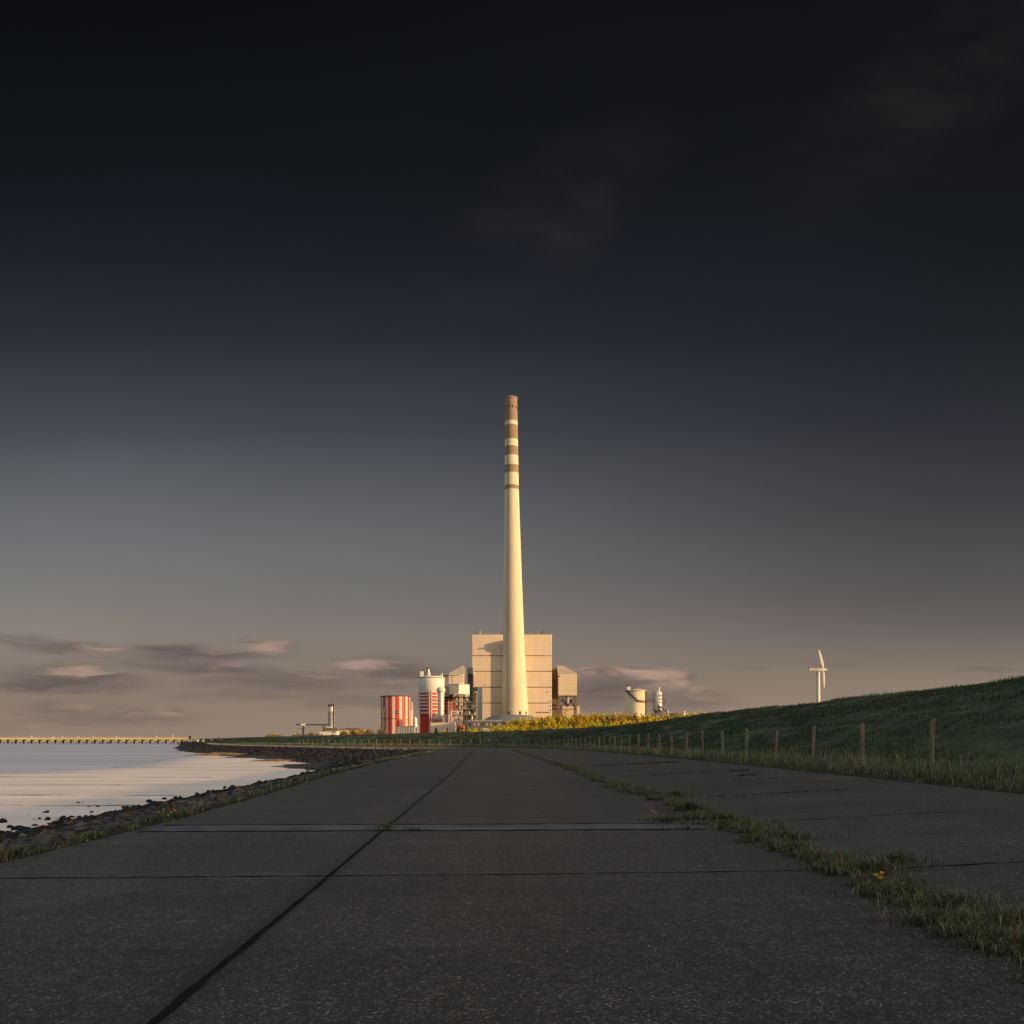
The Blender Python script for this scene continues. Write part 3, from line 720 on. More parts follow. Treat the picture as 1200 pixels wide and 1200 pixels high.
# ------------------------------------------------------------------ stones of the bank
def rock_mesh(name, seed, flat=.7, ang=.5):
    import bmesh
    bm = bmesh.new(); bmesh.ops.create_icosphere(bm, subdivisions=3, radius=1)
    R = random.Random(seed)
    planes = [(Vector((R.gauss(0,1), R.gauss(0,1), R.gauss(0,1))).normalized(), R.uniform(.50, .86)) for _ in range(15)]
    for v in bm.verts:
        p = v.co.copy()
        for n, dd in planes:
            k = p.dot(n)
            if k > dd: p -= n*(k-dd)*.97
        p *= 1+.10*mnoise.fractal(p*2.3+Vector((seed*3.1, 0, 0)), 1.0, 2.0, 3)
        v.co = (p.x*R.uniform(.98, 1.02), p.y*.8, p.z*flat)
    me = bpy.data.meshes.new(name); bm.to_mesh(me); bm.free()
    return me
def mat_rock(name, c0, c1, lichen, dark):
    m, nt, b = new_mat(name)
    co = obj_co(nt); oi = nt.node('ShaderNodeObjectInfo').outputs['Random']
    v = nt.mapping(co, scale=(1, 1, 1)); vv = nt.node('ShaderNodeVectorMath', {0: v, 1: nt.node('ShaderNodeCombineXYZ', {0: nt.m('MULTIPLY', oi, 37.0)}).outputs[0]}, operation='ADD').outputs[0]
    n1 = nt.noise(vv, 2.2, 5, .65)
    c = nt.mix(nt.rng(n1, .3, .7, 0, 1), c0+(1,), c1+(1,))
    c = nt.mix(nt.m('MULTIPLY', nt.rng(nt.noise(vv, 1.6, 5, .7), .56, .64, 0, lichen), nt.rng(oi, .3, .7, 0, 1)), c, (.24,.11,.018,1))
    k = nt.rng(nt.m('FRACT', nt.m('MULTIPLY', oi, 7.3)), 0, 1, dark, 1.25)
    c = nt.mix(1.0, c, nt.node('ShaderNodeCombineColor', {0: k, 1: k, 2: k}).outputs[0], 'MULTIPLY')
    nt.put(b.inputs['Base Color'], c); b.inputs['Roughness'].default_value = .85; b.inputs['Specular IOR Level'].default_value = .2
    nt.l.new(nt.node('ShaderNodeBump', {'Strength': .8, 'Distance': .12, 'Height': nt.noise(vv, 6, 5, .7)}).outputs[0], b.inputs['Normal'])
    return m
M_RDARK = mat_rock('dark wet stone', (.012,.011,.010), (.030,.026,.022), .12, .6)
M_RTAN = mat_rock('weathered stone', (.075,.064,.053), (.24,.20,.16), .8, .5)
def shore_point(d, t):
    """t = 0 slab edge .. 1 waterline, at distance d along the road"""
    u = np.interp(d, CV['left'][:380, 1], np.arange(380)); a = at('edge', u); b = at('toe_sea', u)
    return np.array([a[0]+(b[0]-a[0])*t, a[1]+(b[1]-a[1])*t, a[2]+(b[2]-a[2])*t**.9])
RM_D = []; RM_T = []
for k in range(7):
    a = rock_mesh('boulder', k+1, .72); a.materials.append(M_RDARK); RM_D.append(a)
    b = rock_mesh('bank_stone', k+21, .55); b.materials.append(M_RTAN); RM_T.append(b)
def put_rock(me, p, s, name, label, group):
    o = bpy.data.objects.new(name, me); COL.objects.link(o); o.location = p
    o.rotation_euler = (random.uniform(-.3, .3), random.uniform(-.3, .3), random.uniform(0, 6.28))
    o.scale = (s*random.uniform(.8, 1.3), s*random.uniform(.8, 1.2), s*random.uniform(.75, 1.15))
    tag(o, label, 'stone', group)
LD = 'dark wet boulder in the row along the waterline below the road'
LT = 'grey and ochre weathered stone on the bank between road and waterline'
def wat_d(n, lo, hi, p=1.0):  # distances with density falling off
    r = rng.random(n); return lo*(hi/lo)**(r**p)
for d in sorted(wat_d(175, 18, 92)):
    t = min(1.08, rng.normal(.95, .05)); p = shore_point(d, t); s = rng.uniform(.07, .17)*np.interp(d, [15, 90], [1, 1.8])
    p[2] = max(p[2], MUDZ-.05)+s*.3
    put_rock(random.choice(RM_D), p, s, 'boulder', LD, 'dark boulders along the waterline')
for d in sorted(wat_d(170, 8.3, 60)):
    t = rng.beta(1.0, 1.3)*.85+.02; p = shore_point(d, t); s = rng.uniform(.06, .16)*np.interp(d, [8, 60], [.9, 1.6])*(1.0 if t > .12 else .7)
    p[2] += s*.2
    put_rock(random.choice(RM_T), p, s, 'bank_stone', LT, 'weathered stones on the bank')
# the one big pale block, and stones lying apart out on the mud
d = 12.6; p = shore_point(d, .12)
o = bpy.data.objects.new('boulder', RM_T[2]); COL.objects.link(o); o.location = (X(52, 11.6), 11.6, -.12); o.scale = (.21,.17,.20); o.rotation_euler = (.25,-.35,.5)
tag(o, 'largest pale ochre block on the bank, behind the nearest grass tufts', 'boulder')
MUD_ST = [(54,952.5,.20),(46,960,.14),(56,961,.22),(40,960.5,.06),(92,941,.12),(97,940.5,.07),(104,945.5,.1),(114,945.5,.14),(116,945.5,.08),(144,947,.16),(128,942,.06),(66,960,.08),(33,955,.05),(3,964,.3)]
for (px, py, s) in MUD_ST:
    s *= .65
    d = (CAMH-MUDZ)*FL/(py-HOR)
    put_rock(RM_D[len(RM_D)//2], (X(px, d), d, MUDZ+s*.25), s, 'boulder', 'small dark stone lying apart on the pale wet mudflat', 'stones lying apart on the mudflat')
# the rest of the rubble, uncountable, as one mesh
def rubble():
    me = RM_D[0]; V0 = np.empty(len(me.vertices)*3, dtype=np.float32); 
    import bmesh
    src = []
    for k in range(5):
        bm = bmesh.new(); bmesh.ops.create_icosphere(bm, subdivisions=1, radius=1)
        R = random.Random(k+90)
        for v in bm.verts: v.co = v.co*R.uniform(.7, 1.1)
        bm.verts.index_update()
        src.append((np.array([tuple(v.co) for v in bm.verts]), np.array([[q.index for q in f.verts] for f in bm.faces]))); bm.free()
    Vs = []; Fs = []; Cs = []; off = 0
    n = 11000
    d = wat_d(n, 8, 105, .8); t = rng.random(n)**.7
    for i in range(n):
        p = shore_point(d[i], t[i]*1.02)
        s = rng.uniform(.03, .11)*np.interp(d[i], [8, 30, 105], [.7, 1.1, 2.4])*(1.0 if t[i] < .7 else 1.7)
        v, f = src[i % 5]; a = rng.uniform(0, 6.28); c, sn = math.cos(a), math.sin(a)
        q = v*np.array([s*rng.uniform(.8,1.4), s, s*rng.uniform(.5,.9)]); q = np.stack([q[:,0]*c-q[:,1]*sn, q[:,0]*sn+q[:,1]*c, q[:,2]], 1)+p+np.array([0,0,s*.1])
        Vs.append(q); Fs.append(f+off); off += len(q)
        g = rng.uniform(.016, .10)*(1.0 if t[i] < .62 else .32)
        cc = np.array([g, g*.92, g*.85]) if rng.random() > .1 or t[i] > .8 else np.array([.16,.085,.02])*rng.uniform(.5,1)
        Cs.append(np.tile(cc, (len(q), 1)))
    stuff(np_mesh('rubble', np.concatenate(Vs), np.concatenate(Fs), mat_attr('rubble stone', .9, .15), np.concatenate(Cs)))
    # stones that stud the far bank of the bay
    Vs = []; Fs = []; off = 0; Cs = []
    n = 5000
    u = rng.uniform(300, 470, n); t = rng.random(n)
    A = at('edge', u); B = at('toe_sea', u)
    for i in range(n):
        p = A[i]+(B[i]-A[i])*t[i]*1.1; s = rng.uniform(.08, .24)
        v, f = src[i % 5]; q = v*np.array([s, s*1.2, s*.6])+p
        Vs.append(q); Fs.append(f+off); off += len(q); g = rng.uniform(.012, .045); Cs.append(np.tile([g, g*.92, g*.86], (len(q), 1)))
    stuff(np_mesh('rubble', np.concatenate(Vs), np.concatenate(Fs), bpy.data.materials['rubble stone'], np.concatenate(Cs)))
rubble()

# ------------------------------------------------------------------ fence along the foot of the dike
M_POST = pmat('weathered timber', (.165,.130,.075), .9, .15, .6, 3, (6,6,.7), bump=.9, bscale=30, bdist=.02, tint=((.25,.22,.17), .7))
M_WIRE = pmat('galvanised wire', (.11,.11,.105), .6, .4, .2, 2, metal=.3)
def fence():
    t = thing('wire_fence', 'wire sheep fence on rough timber posts along the foot of the dike', 'fence', (9.1, 20.4, .42))
    c = CV['fence']; L = np.r_[0, np.cumsum(np.linalg.norm(np.diff(c[:, :2], axis=0), axis=1))]
    s0 = np.interp(20.4, c[:, 1], L)
    tops = []
    R = random.Random(3)
    for k in range(-3, 62):
        s = s0+k*4.0; x, y, z = (np.interp(s, L, c[:, i]) for i in range(3))
        h = 1.10+R.uniform(-.10, .07); r = .054+R.uniform(-.009, .012); lx, ly = R.uniform(-.07, .07), R.uniform(-.06, .06)
        m = MB(); n = 9; vs = []
        lev = [-.25, .2, .5, .8, h-.03, h]
        for j, zz in enumerate(lev):
            rr = r*(1 if j < 5 else .8)
            for i in range(n):
                a = 2*PI*i/n; q = 1+.10*mnoise.noise(Vector((math.cos(a)*1.5+k, math.sin(a)*1.5, zz*1.2)))
                vs.append((x+lx*zz+rr*q*math.cos(a), y+ly*zz+rr*q*math.sin(a), z+zz+(.03*math.cos(a+k) if j == 5 else 0)))
        fs = [(j*n+i, j*n+(i+1)%n, (j+1)*n+(i+1)%n, (j+1)*n+i) for j in range(5) for i in range(n)]+[tuple(range(5*n, 6*n))]
        m.add(vs, fs, 0, False); m.build('post', M_POST, t)
        tops.append((x, y, z))
    w = MB()
    for hh in (1.08, .93, .78, .62, .45):
        for a, b in zip(tops[:-1], tops[1:]):
            if a[1] > 75: break
            sag = .015; mid = ((a[0]+b[0])/2-.06, (a[1]+b[1])/2, (a[2]+b[2])/2+hh-sag)
            w.tube((a[0]-.06,a[1],a[2]+hh), mid, .0022, .0022, 4, caps=False); w.tube(mid, (b[0]-.06,b[1],b[2]+hh), .0022, .0022, 4, caps=False)
    for a, b in zip(tops[:-1], tops[1:]):
        if a[1] > 40: break
        for q in np.arange(.04, 1, .055):
            x, y, z = (a[i]*(1-q)+b[i]*q for i in range(3)); w.tube((x-.06,y,z+.1), (x-.06,y,z+.93), .0014, .0014, 3, caps=False)
    w.build('wire_mesh', M_WIRE, t)
fence()

# ------------------------------------------------------------------ trees and shrubs behind the dike
M_LEAF = mat_attr('spring leaves', .75, .1, .35, 1.25)
M_BARK = pmat('bark', (.06,.045,.03), .9, .1, .4, 2)
def crown_proto(name, seed, cols, w, h, n_cl, n_leaf, leaf, label, cat, group, gaps=.0, base=.16):
    R = np.random.default_rng(seed)
    t = thing(name, label, cat, (0, 0, 0), group)
    V = []; C = []
    tr = MB(); tr.tube((0,0,-.3), (.05,0,h*.45), .028*h, .016*h, 8); 
    for k in range(n_cl):
        zf = R.beta(1.5, 1.3); ang = R.uniform(0, 2*PI); rad = math.sqrt(R.random())*.5*w*math.sqrt(max(.05, 1-abs(2*zf-.85)**2.0))
        c = np.array([rad*math.cos(ang), rad*math.sin(ang), h*(base+(.93-base)*zf)])
        if k % 3 == 0: tr.tube((.03,0,h*(.15+.25*R.random())), tuple(c), .010*h, .003*h, 5)
        cr = R.uniform(.09, .2)*w*1.05
        p = c+R.normal(0, 1, (n_leaf, 3))*cr*np.array([.62,.62,.55])
        col = np.array(cols[R.integers(0, len(cols))])*R.uniform(.55, 1.3)
        for q in p:
            a = R.normal(0, 1, 3); a /= np.linalg.norm(a); b = np.cross(a, R.normal(0, 1, 3)); b /= np.linalg.norm(b); s = leaf*R.uniform(.6, 1.4)
            V += [q-a*s*.5, q+b*s*.32, q+a*s*.5, q-b*s*.32]; C += [col*R.uniform(.75, 1.25)]*4
    V = np.array(V); V[:, 2] = np.maximum(V[:, 2], .02)
    o = np_mesh('crown', V, np.arange(len(V)).reshape(-1, 4), M_LEAF, np.array(C)); o.parent = t
    tr.build('trunk', M_BARK, t)
    return t
GOLD = [(.46,.33,.03),(.54,.41,.04),(.36,.26,.028),(.42,.36,.045)]
OCHRE = [(.33,.21,.024),(.26,.18,.022),(.40,.25,.026),(.20,.15,.02)]
DARKG = [(.07,.075,.018),(.10,.09,.02),(.05,.055,.015)]
BROWN = [(.27,.17,.06),(.17,.11,.04),(.25,.18,.05)]
LIME = [(.50,.44,.045),(.38,.36,.035),(.58,.48,.045)]
GB = 'rounded golden-green bushes in the row just behind the dike'
GT = 'ochre spring trees in the belt below the power station'
bush = [crown_proto('bush', 11+k, c, 5.2, 5.4, 34, 34, .5, 'rounded golden-green bush in the front row behind the dike crest', 'bush', GB) for k, c in enumerate((GOLD, LIME, GOLD))]
tree = [crown_proto('tree', 31+k, c, 7.5, 9.5, 42, 36, .75, 'ochre-leaved spring tree in the belt below the power station', 'tree', GT) for k, c in enumerate((OCHRE, GOLD, OCHRE, GOLD, DARKG+OCHRE))]
brown = [crown_proto('bush', 51+k, BROWN, 8, 6.0, 34, 40, .55, 'brownish budding bush left of the striped tank', 'bush', 'brown bushes left of the striped tank') for k in range(2)]
conif = crown_proto('conifer', 71, DARKG, 4.5, 8.0, 34, 36, .6, 'dark pine in front of the low cream building', 'tree', 'dark pines in front of the low cream building')
used = set()
def plant(protos, px, top, d, wpx=None, label=None, ground=.7):
    pr = protos[random.randrange(len(protos))]
    c = pr if pr.name not in used else copy_tree(pr)
    used.add(pr.name)
    zt = Z(top, d)-ground
    me = [ch for ch in pr.children if ch.name.startswith('crown')][0].data
    h0 = max(v.co.z for v in me.vertices) if 'h0' not in pr else pr['h0']
    s = zt/h0
    c.location = (X(px, d), d, ground); c.rotation_euler = (0, 0, random.uniform(0, 6.28))
    w0 = 5.2 if pr in bush else 7.5
    sx = s if wpx is None else S(wpx, d)/w0
    c.scale = (sx, sx, s)
    if label: c['label'] = label
    return c
R = random.Random(5)
# front row (bright) just behind the dike
for px, top in [(549,852.5),(556,851),(563,851.5),(577,848.5),(584,849),(590,848),(596,850),(601,847.5),(607,849),(613,851),(619,849.5),(625,850),(631,848.5),(637,848),(643,846),(650,847),(656,845.5),(662,848),(668,847),(675,848)]:
    plant(bush, px+R.uniform(-1,1), top+R.uniform(-.8,.8), 330+R.uniform(-8,15), R.uniform(9,13))
for px in range(684, 826, 6):
    plant(bush, px+R.uniform(-2,2), np.interp(px, [684,740,790,825], [844,840.5,839.5,836])+R.uniform(-1.5,1.5), 360+R.uniform(-20,30), R.uniform(9,15))
# belt behind
for px in range(590, 832, 5):
    plant(tree, px+R.uniform(-2,2), np.interp(px, [588,600,640,680,740,800,830], [845,842,839,836.5,836.5,836,834])+R.uniform(-2.2,1.8), 440+R.uniform(-25,60), R.uniform(10,16))
for px in range(640, 832, 8):
    plant(tree, px+R.uniform(-3,3), np.interp(px, [640,700,760,800,830], [838,835.5,836,835.5,833.5])+R.uniform(-1.8,1.5), 560+R.uniform(-25,40), R.uniform(10,16))
for px, top, w in [(433,852.5,12),(441,851.5,12),(449,853,10),(427,856,8)]: plant(brown, px, top, 520, w)
brown2 = [crown_proto('bush', 61+k, BROWN+OCHRE, 8, 6.0, 34, 40, .6, 'brownish bare-twigged bush on the skyline around the small stack', 'bush', 'bushes around the small stack') for k in range(2)]
for px, top, w in [(314,859,8),(320,857.5,9),(327,858.5,9),(333,861,6),(348,857.5,10),(357,858,8),(364,856,10),(372,856,8),(403,852,12),(413,850,10),(422,851,12),(430,852,8),(404,856,8)]:
    plant(brown2, px, top, 560, w)
for px, top, w in [(511,852,9),(537,847,5)]: plant([conif], px, top, 640, w)
for k, (px, top, w, lab) in enumerate([(500,856,8,0),(521,854,10,0),(530,857,7,0),(541,855,7,0),(492,857,7,0)]):
    plant([bush[1]] if k % 2 else [brown2[0]], px, top, 620, w)

# ------------------------------------------------------------------ power station
M_CREAM = pmat('cream concrete', (.63,.51,.34), .85, .2, .12, .12, (5,5,.25), tint=((.50,.35,.18), .6))
M_BAND = pmat('brown painted band', (.25,.175,.105), .85, .2, .2, .3, (3,3,.5), tint=((.26,.19,.12), .5))
M_WHITE = pmat('white cladding', (.60,.55,.46), .7, .3, .08, .3, (3,3,.4))
M_RED = pmat('red paint', (.50,.030,.005), .6, .35, .15, .4, (3,3,.4))
M_DRED = pmat('dull red paint', (.33,.04,.022), .7, .3, .2, .4)
M_STEEL = pmat('dark steel', (.05,.045,.04), .6, .4, .3, .6)
M_PIPE = pmat('aluminium cladding', (.55,.49,.40), .45, .5, .2, .8, metal=.25)
M_GREY = pmat('grey cladding', (.30,.29,.27), .75, .25, .15, .3, (4,4,.5))
M_DGREY = pmat('dark grey cladding', (.11,.105,.10), .8, .2, .2, .3)
M_BROWN = pmat('brown cladding', (.17,.12,.075), .8, .2, .15, .3, (4,4,.4))
M_TEAL = pmat('blue-grey glazing', (.30,.40,.42), .35, .5, .2, .5)
M_ORANGE = pmat('orange paint', (.46,.13,.03), .6, .3, .25, .8)
M_STRIPE = pmat('off-white stripe paint', (.52,.48,.42), .7, .3, .2, .4, (3,3,.4))
M_SEAMB = pmat('shadow joint cladding', (.24,.185,.14), .85, .2, .1, .2)
M_ROOFT = pmat('tan roofing', (.40,.33,.25), .85, .2, .12, .2)
M_ROOFG = pmat('grey roofing', (.17,.165,.16), .85, .2, .15, .2)
def mat_facade(name, col, line, w, h):
    m, nt, b = new_mat(name); co = obj_co(nt)
    sp = nt.node('ShaderNodeSeparateXYZ', {0: co})
    v = nt.node('ShaderNodeCombineXYZ', {0: nt.m('ADD', sp.outputs[0], sp.outputs[1]), 1: sp.outputs[2]}).outputs[0]
    br = nt.node('ShaderNodeTexBrick', {'Vector': v, 'Scale': 1.0, 'Mortar Size': .10, 'Mortar Smooth': .6, 'Brick Width': w, 'Row Height': h,
                 'Color1': col+(1,), 'Color2': tuple(c*.95 for c in col)+(1,), 'Mortar': line+(1,)}, offset=0.0)
    n = nt.rng(nt.noise(nt.mapping(co, scale=(1,1,.25)), .15, 5, .6), .3, .7, .9, 1.08)
    c = nt.mix(1.0, br.outputs[0], nt.node('ShaderNodeCombineColor', {0: n, 1: n, 2: n}).outputs[0], 'MULTIPLY')
    nt.put(b.inputs['Base Color'], c); b.inputs['Roughness'].default_value = .75; b.inputs['Specular IOR Level'].default_value = .25
    return m
M_FAC = mat_facade('ribbed cream cladding', (.66,.53,.39), (.52,.41,.29), 1.9, 3.4)
M_FAC2 = mat_facade('gridded cream cladding', (.62,.50,.34), (.40,.31,.20), 3.0, 3.2)

# chimney --------------------------------------------------------
D = 800.0
def chimney():
    t = thing('chimney', 'very tall slender cream chimney with brown bands near its top', 'chimney', (X(603.5,D), D, .7))
    yb = [(868,16.8),(837,15.4),(800,14.2),(770,13.1),(730,12.0),(690,10.9),(650,9.95),(610,9.0),(574.4,8.25),(520,7.7),(466.8,7.2)]
    rad = lambda y: np.interp(-y, [-a for a, _ in yb], [b for _, b in yb])
    cx = lambda y: np.interp(-y, [-868,-836,-730,-574,-466], [603.9,603.6,601.6,599.7,598.9])
    x0 = t.location.x
    cuts = [868,852,837,820,800,785,770,750,730,710,690,670,650,630,610,590,574.4,569.5,562,555,550,545.7,534.5,529,524,515.8,507,499,494.3,485,476,470,466.8]
    dark = lambda y: (569.5 <= y <= 574.5) or (545.7 <= y <= 555.1) or (524 <= y <= 534.6) or (499 <= y <= 515.9) or y <= 494.4
    prof = []
    for a, b in zip(cuts[:-1], cuts[1:]):
        prof.append((S(rad(a), D), Z(a, D), 1 if dark((a+b)/2) else 0))
    prof.append((S(rad(466.8), D), Z(466.8, D), 1))
    lean = lambda z: X(cx(HOR-(z-CAMH)*FL/D), D)-x0
    MB().lathe(x0, D, prof, 64, lean=lean).build('shaft', [M_CREAM, M_BAND], t)
    zt = Z(466.8, D); r = S(7.2, D); xt = x0+lean(zt)
    m = MB(); m.lathe(xt, D, [(r+.35, zt-.9),(r+.45, zt+.1),(r+.3, zt+.45),(r-1.2, zt+.45),(r-1.2, zt-.6)], 48, cap=False); m.build('rim', M_BAND, t)
    for k in range(12):
        a = 2*PI*k/12+.26; rr = S(rad(478), D); z0 = Z(480, D); m = MB()
        c, s_ = math.sin(a), -math.cos(a); w = .55; tx, ty = math.cos(a), math.sin(a)
        X0 = x0+lean(z0)
        ps = []
        for zz in (z0, z0+2.2):
            for sg, o_ in ((-1,-.5),(1,-.5),(1,.12),(-1,.12)): ps.append((X0+c*(rr+o_)+tx*w*sg, D+s_*(rr+o_)+ty*w*sg, zz))
        m.add(ps, [(3,2,1,0),(4,5,6,7),(0,1,5,4),(1,2,6,5),(2,3,7,6),(3,0,4,7)]); m.build('opening', M_STEEL, t)
    # climbing ladder with platforms on the shaded side
    lad = MB(); a = -.62
    for y0, y1 in zip(cuts[2:-1], cuts[3:]):
        for off in (-.35, .35):
            p = []
            for y in (y0, y1):
                rr = S(rad(y), D)+.3; z = Z(y, D); p.append((x0+lean(z)+rr*math.sin(a)+off, D-rr*math.cos(a), z))
            lad.bar(p[0], p[1], .16)
    lad.build('ladder', M_STEEL, t)
    for px in (596.4, 609.3, 616.0):
        x = X(px, D); dx = x-(x0+lean(Z(835,D))); rr = S(15.45, D); yy = D-math.sqrt(max(1, rr*rr-dx*dx))
        MB().box(x-.8, x+.8, yy-.35, yy+.5, Z(837.5,D), Z(834,D)).build('door', M_STEEL, t)
chimney()
def chimney_base():
    t = thing('round_hall', 'low round hall with grey domed roof at the chimney foot', 'building', (X(600,785), 785, .7))
    cx, cy = X(600, 800), 800.0
    R_ = S(37, 800)
    MB().lathe(cx, cy, [(R_,.7),(R_,Z(846,770))], 64).build('wall', M_DGREY, t)
    zt = Z(846,770)
    prof = [(R_+.6, zt),(R_+.6, zt+.5)]
    for k in range(1, 9):
        f = k/8; prof.append(((R_+.6)*(1-f)+S(15.6,800)*f, zt+.5+(Z(837.3,785)-zt-.5)*math.sin(f*PI/2)))
    MB().lathe(cx, cy, prof, 64).build('roof', M_ROOFG, t)
chimney_base()
def wall_low():
    d = 700.0
    t = thing('long_low_building', 'long low dark building with row of roof vents before the chimney', 'building', (X(566,d), d, .7))
    MB().box(X(547,d), X(588,d), d, d+14, .7, Z(845.5,d)).build('wall', M_DGREY, t)
    MB().box(X(546.6,d), X(588.4,d), d-.5, d+14.5, Z(845.5,d), Z(844.7,d)).build('roof', M_GREY, t)
    for k in range(11):
        px = 549.5+k*3.6
        MB().box(X(px,d), X(px+1.1,d), d+1, d+2.2, Z(844.7,d), Z(843.4,d)).build('roof_vent', M_PIPE, t)
    for k in range(8):
        px = 550+k*4.8
        MB().box(X(px,d), X(px+2.4,d), d-.15, d+.2, Z(850.5,d), Z(847.2,d)).build('window', M_GREY if k % 3 else M_STEEL, t)
    g = thing('tank', 'low pale grey flat box tank among the golden bushes', 'tank', (X(570,660), 660, .7))
    MB().box(X(564.5,660), X(574,660), 660, 668, .7, Z(854,660), b=.8).build('body', M_GREY, g)
    MB().box(X(564.2,660), X(574.3,660), 659.7, 668.3, Z(854,660), Z(853.3,660), b=.8).build('lid', M_WHITE, g)
wall_low()

# boiler house ----------------------------------------------------
D2 = 840.0
def boiler_house():
    x0, x1 = X(553.2,D2), X(646.6,D2); y1 = D2+62
    t = thing('boiler_house', 'huge windowless cream boiler house behind the chimney', 'building', ((x0+x1)/2, D2, .7))
    MB().box(x0+.3, x1-.3, D2+.35, y1-.3, .7, Z(744.5,D2)).build('wall_core', M_SEAMB, t)
    seams = [868.3, 823.9, 805.4, 786.7, 768.4, 743.6]
    for a, b in zip(seams[:-1], seams[1:]):
        za = Z(a, D2)+(.45 if a < 868 else 0); zb = Z(b, D2)-(.45 if b > 745 else 0)
        MB().box(x0, x1, D2, y1, za, zb, b=.25).build('facade_panel', M_FAC, t)
    zt = Z(743.6,D2)
    m = MB()
    for (a, b, c, d_) in ((x0-.1,x1+.1,D2-.15,D2+.5),(x0-.1,x1+.1,y1-.5,y1+.15),(x0-.1,x0+.5,D2+.5,y1-.5),(x1-.5,x1+.1,D2+.5,y1-.5)): m.box(a,b,c,d_,zt+.003,zt+.7)
    m.build('parapet', M_GREY, t)
    for px, top, w in ((562,739.8,1.0),(628,741.2,.5),(588,741.5,1.3),(639,741.6,.6)):
        MB().lathe(X(px,D2), D2+6, [(S(w,D2),zt),(S(w,D2),Z(top,D2)),(S(w*1.25,D2),Z(top,D2)),(S(w*1.25,D2),Z(top,D2)+.4)], 16).build('roof_stack', M_PIPE if w > .9 else M_STEEL, t)
    for px, top in ((556.5,738.8),(557.8,741),(618.3,740.5),(636,737.8),(635,740.5),(643,741.2),(633.5,741.3)):
        m = MB(); x = X(px,D2); m.tube((x,D2+4,zt), (x,D2+4,Z(top-.6,D2)), .34, .2, 6); m.bar((x-1.1,D2+4,Z(top,D2)-1), (x+1.1,D2+4,Z(top,D2)-1), .3); m.box(x-.8,x+.8,D2+3.2,D2+4.8,zt,zt+1.3); m.build('mast', M_STEEL, t)
    m = MB(); m.box(X(582,D2),X(586,D2),D2+3,D2+7,zt,zt+.9); m.bar((X(587,D2),D2+4,zt+2),(X(590,D2),D2+4,zt+1.5),.7); m.build('roof_plant', M_STEEL, t)
    for px, py in ((568.4,803.2),(641.4,811.2)):
        MB().box(X(px-1.3,D2),X(px+1.3,D2),D2-.12,D2+.1,Z(py+.4,D2),Z(py-.4,D2)).build('wall_vent', M_BROWN, t)
    MB().box(X(628,D2),X(645,D2),D2-.18,D2+.1,Z(835.4,D2),Z(834.2,D2)).build('wall_pipe', M_BROWN, t)
    for k, px in enumerate((638.8,641.8,645.6)):
        MB().box(X(px-.7,D2),X(px+.7,D2),D2-.1,D2+.4,Z(768.8,D2),Z(767.9,D2)).build('wall_light', M_WHITE, t)
boiler_house()
def shadow_tower():  # hidden caster, placed and shaped for the shadow on the boiler house wall
    d0 = D2-8.6
    t = thing('shadow_tower', 'narrow unseen tower behind the chimney, added to cast the boiler house shadow', 'tower', (X(606,d0), d0, .7))
    up = lambda y: Z(y-2.6, d0+4)
    m = MB(); m.box(X(599.6,d0+3), X(613.5,d0+3), d0+1, d0+7, .7, up(759)); m.build('shaft', M_CREAM, t)
    m = MB()
    prof = [(595,760),(599.6,763),(613.5,763),(613.5,749.3),(606,750.6),(605.8,751.4),(601,752),(600.8,752.7),(595.2,753.6)]
    n = len(prof); vs = [(X(a,d0+3),d0,up(b)) for a,b in prof]+[(X(a,d0+3),d0+8,up(b)) for a,b in prof]
    m.add(vs, [tuple(range(n)), tuple(range(2*n-1,n-1,-1))]+[((i+1)%n,i,i+n,(i+1)%n+n) for i in range(n)]); m.build('head', M_CREAM, t)
    m = MB(); m.box(X(589.2,d0+3), X(595,d0+3), d0-.5, d0+6, up(759), up(757.8)); m.build('platform', M_STEEL, t)
shadow_tower()
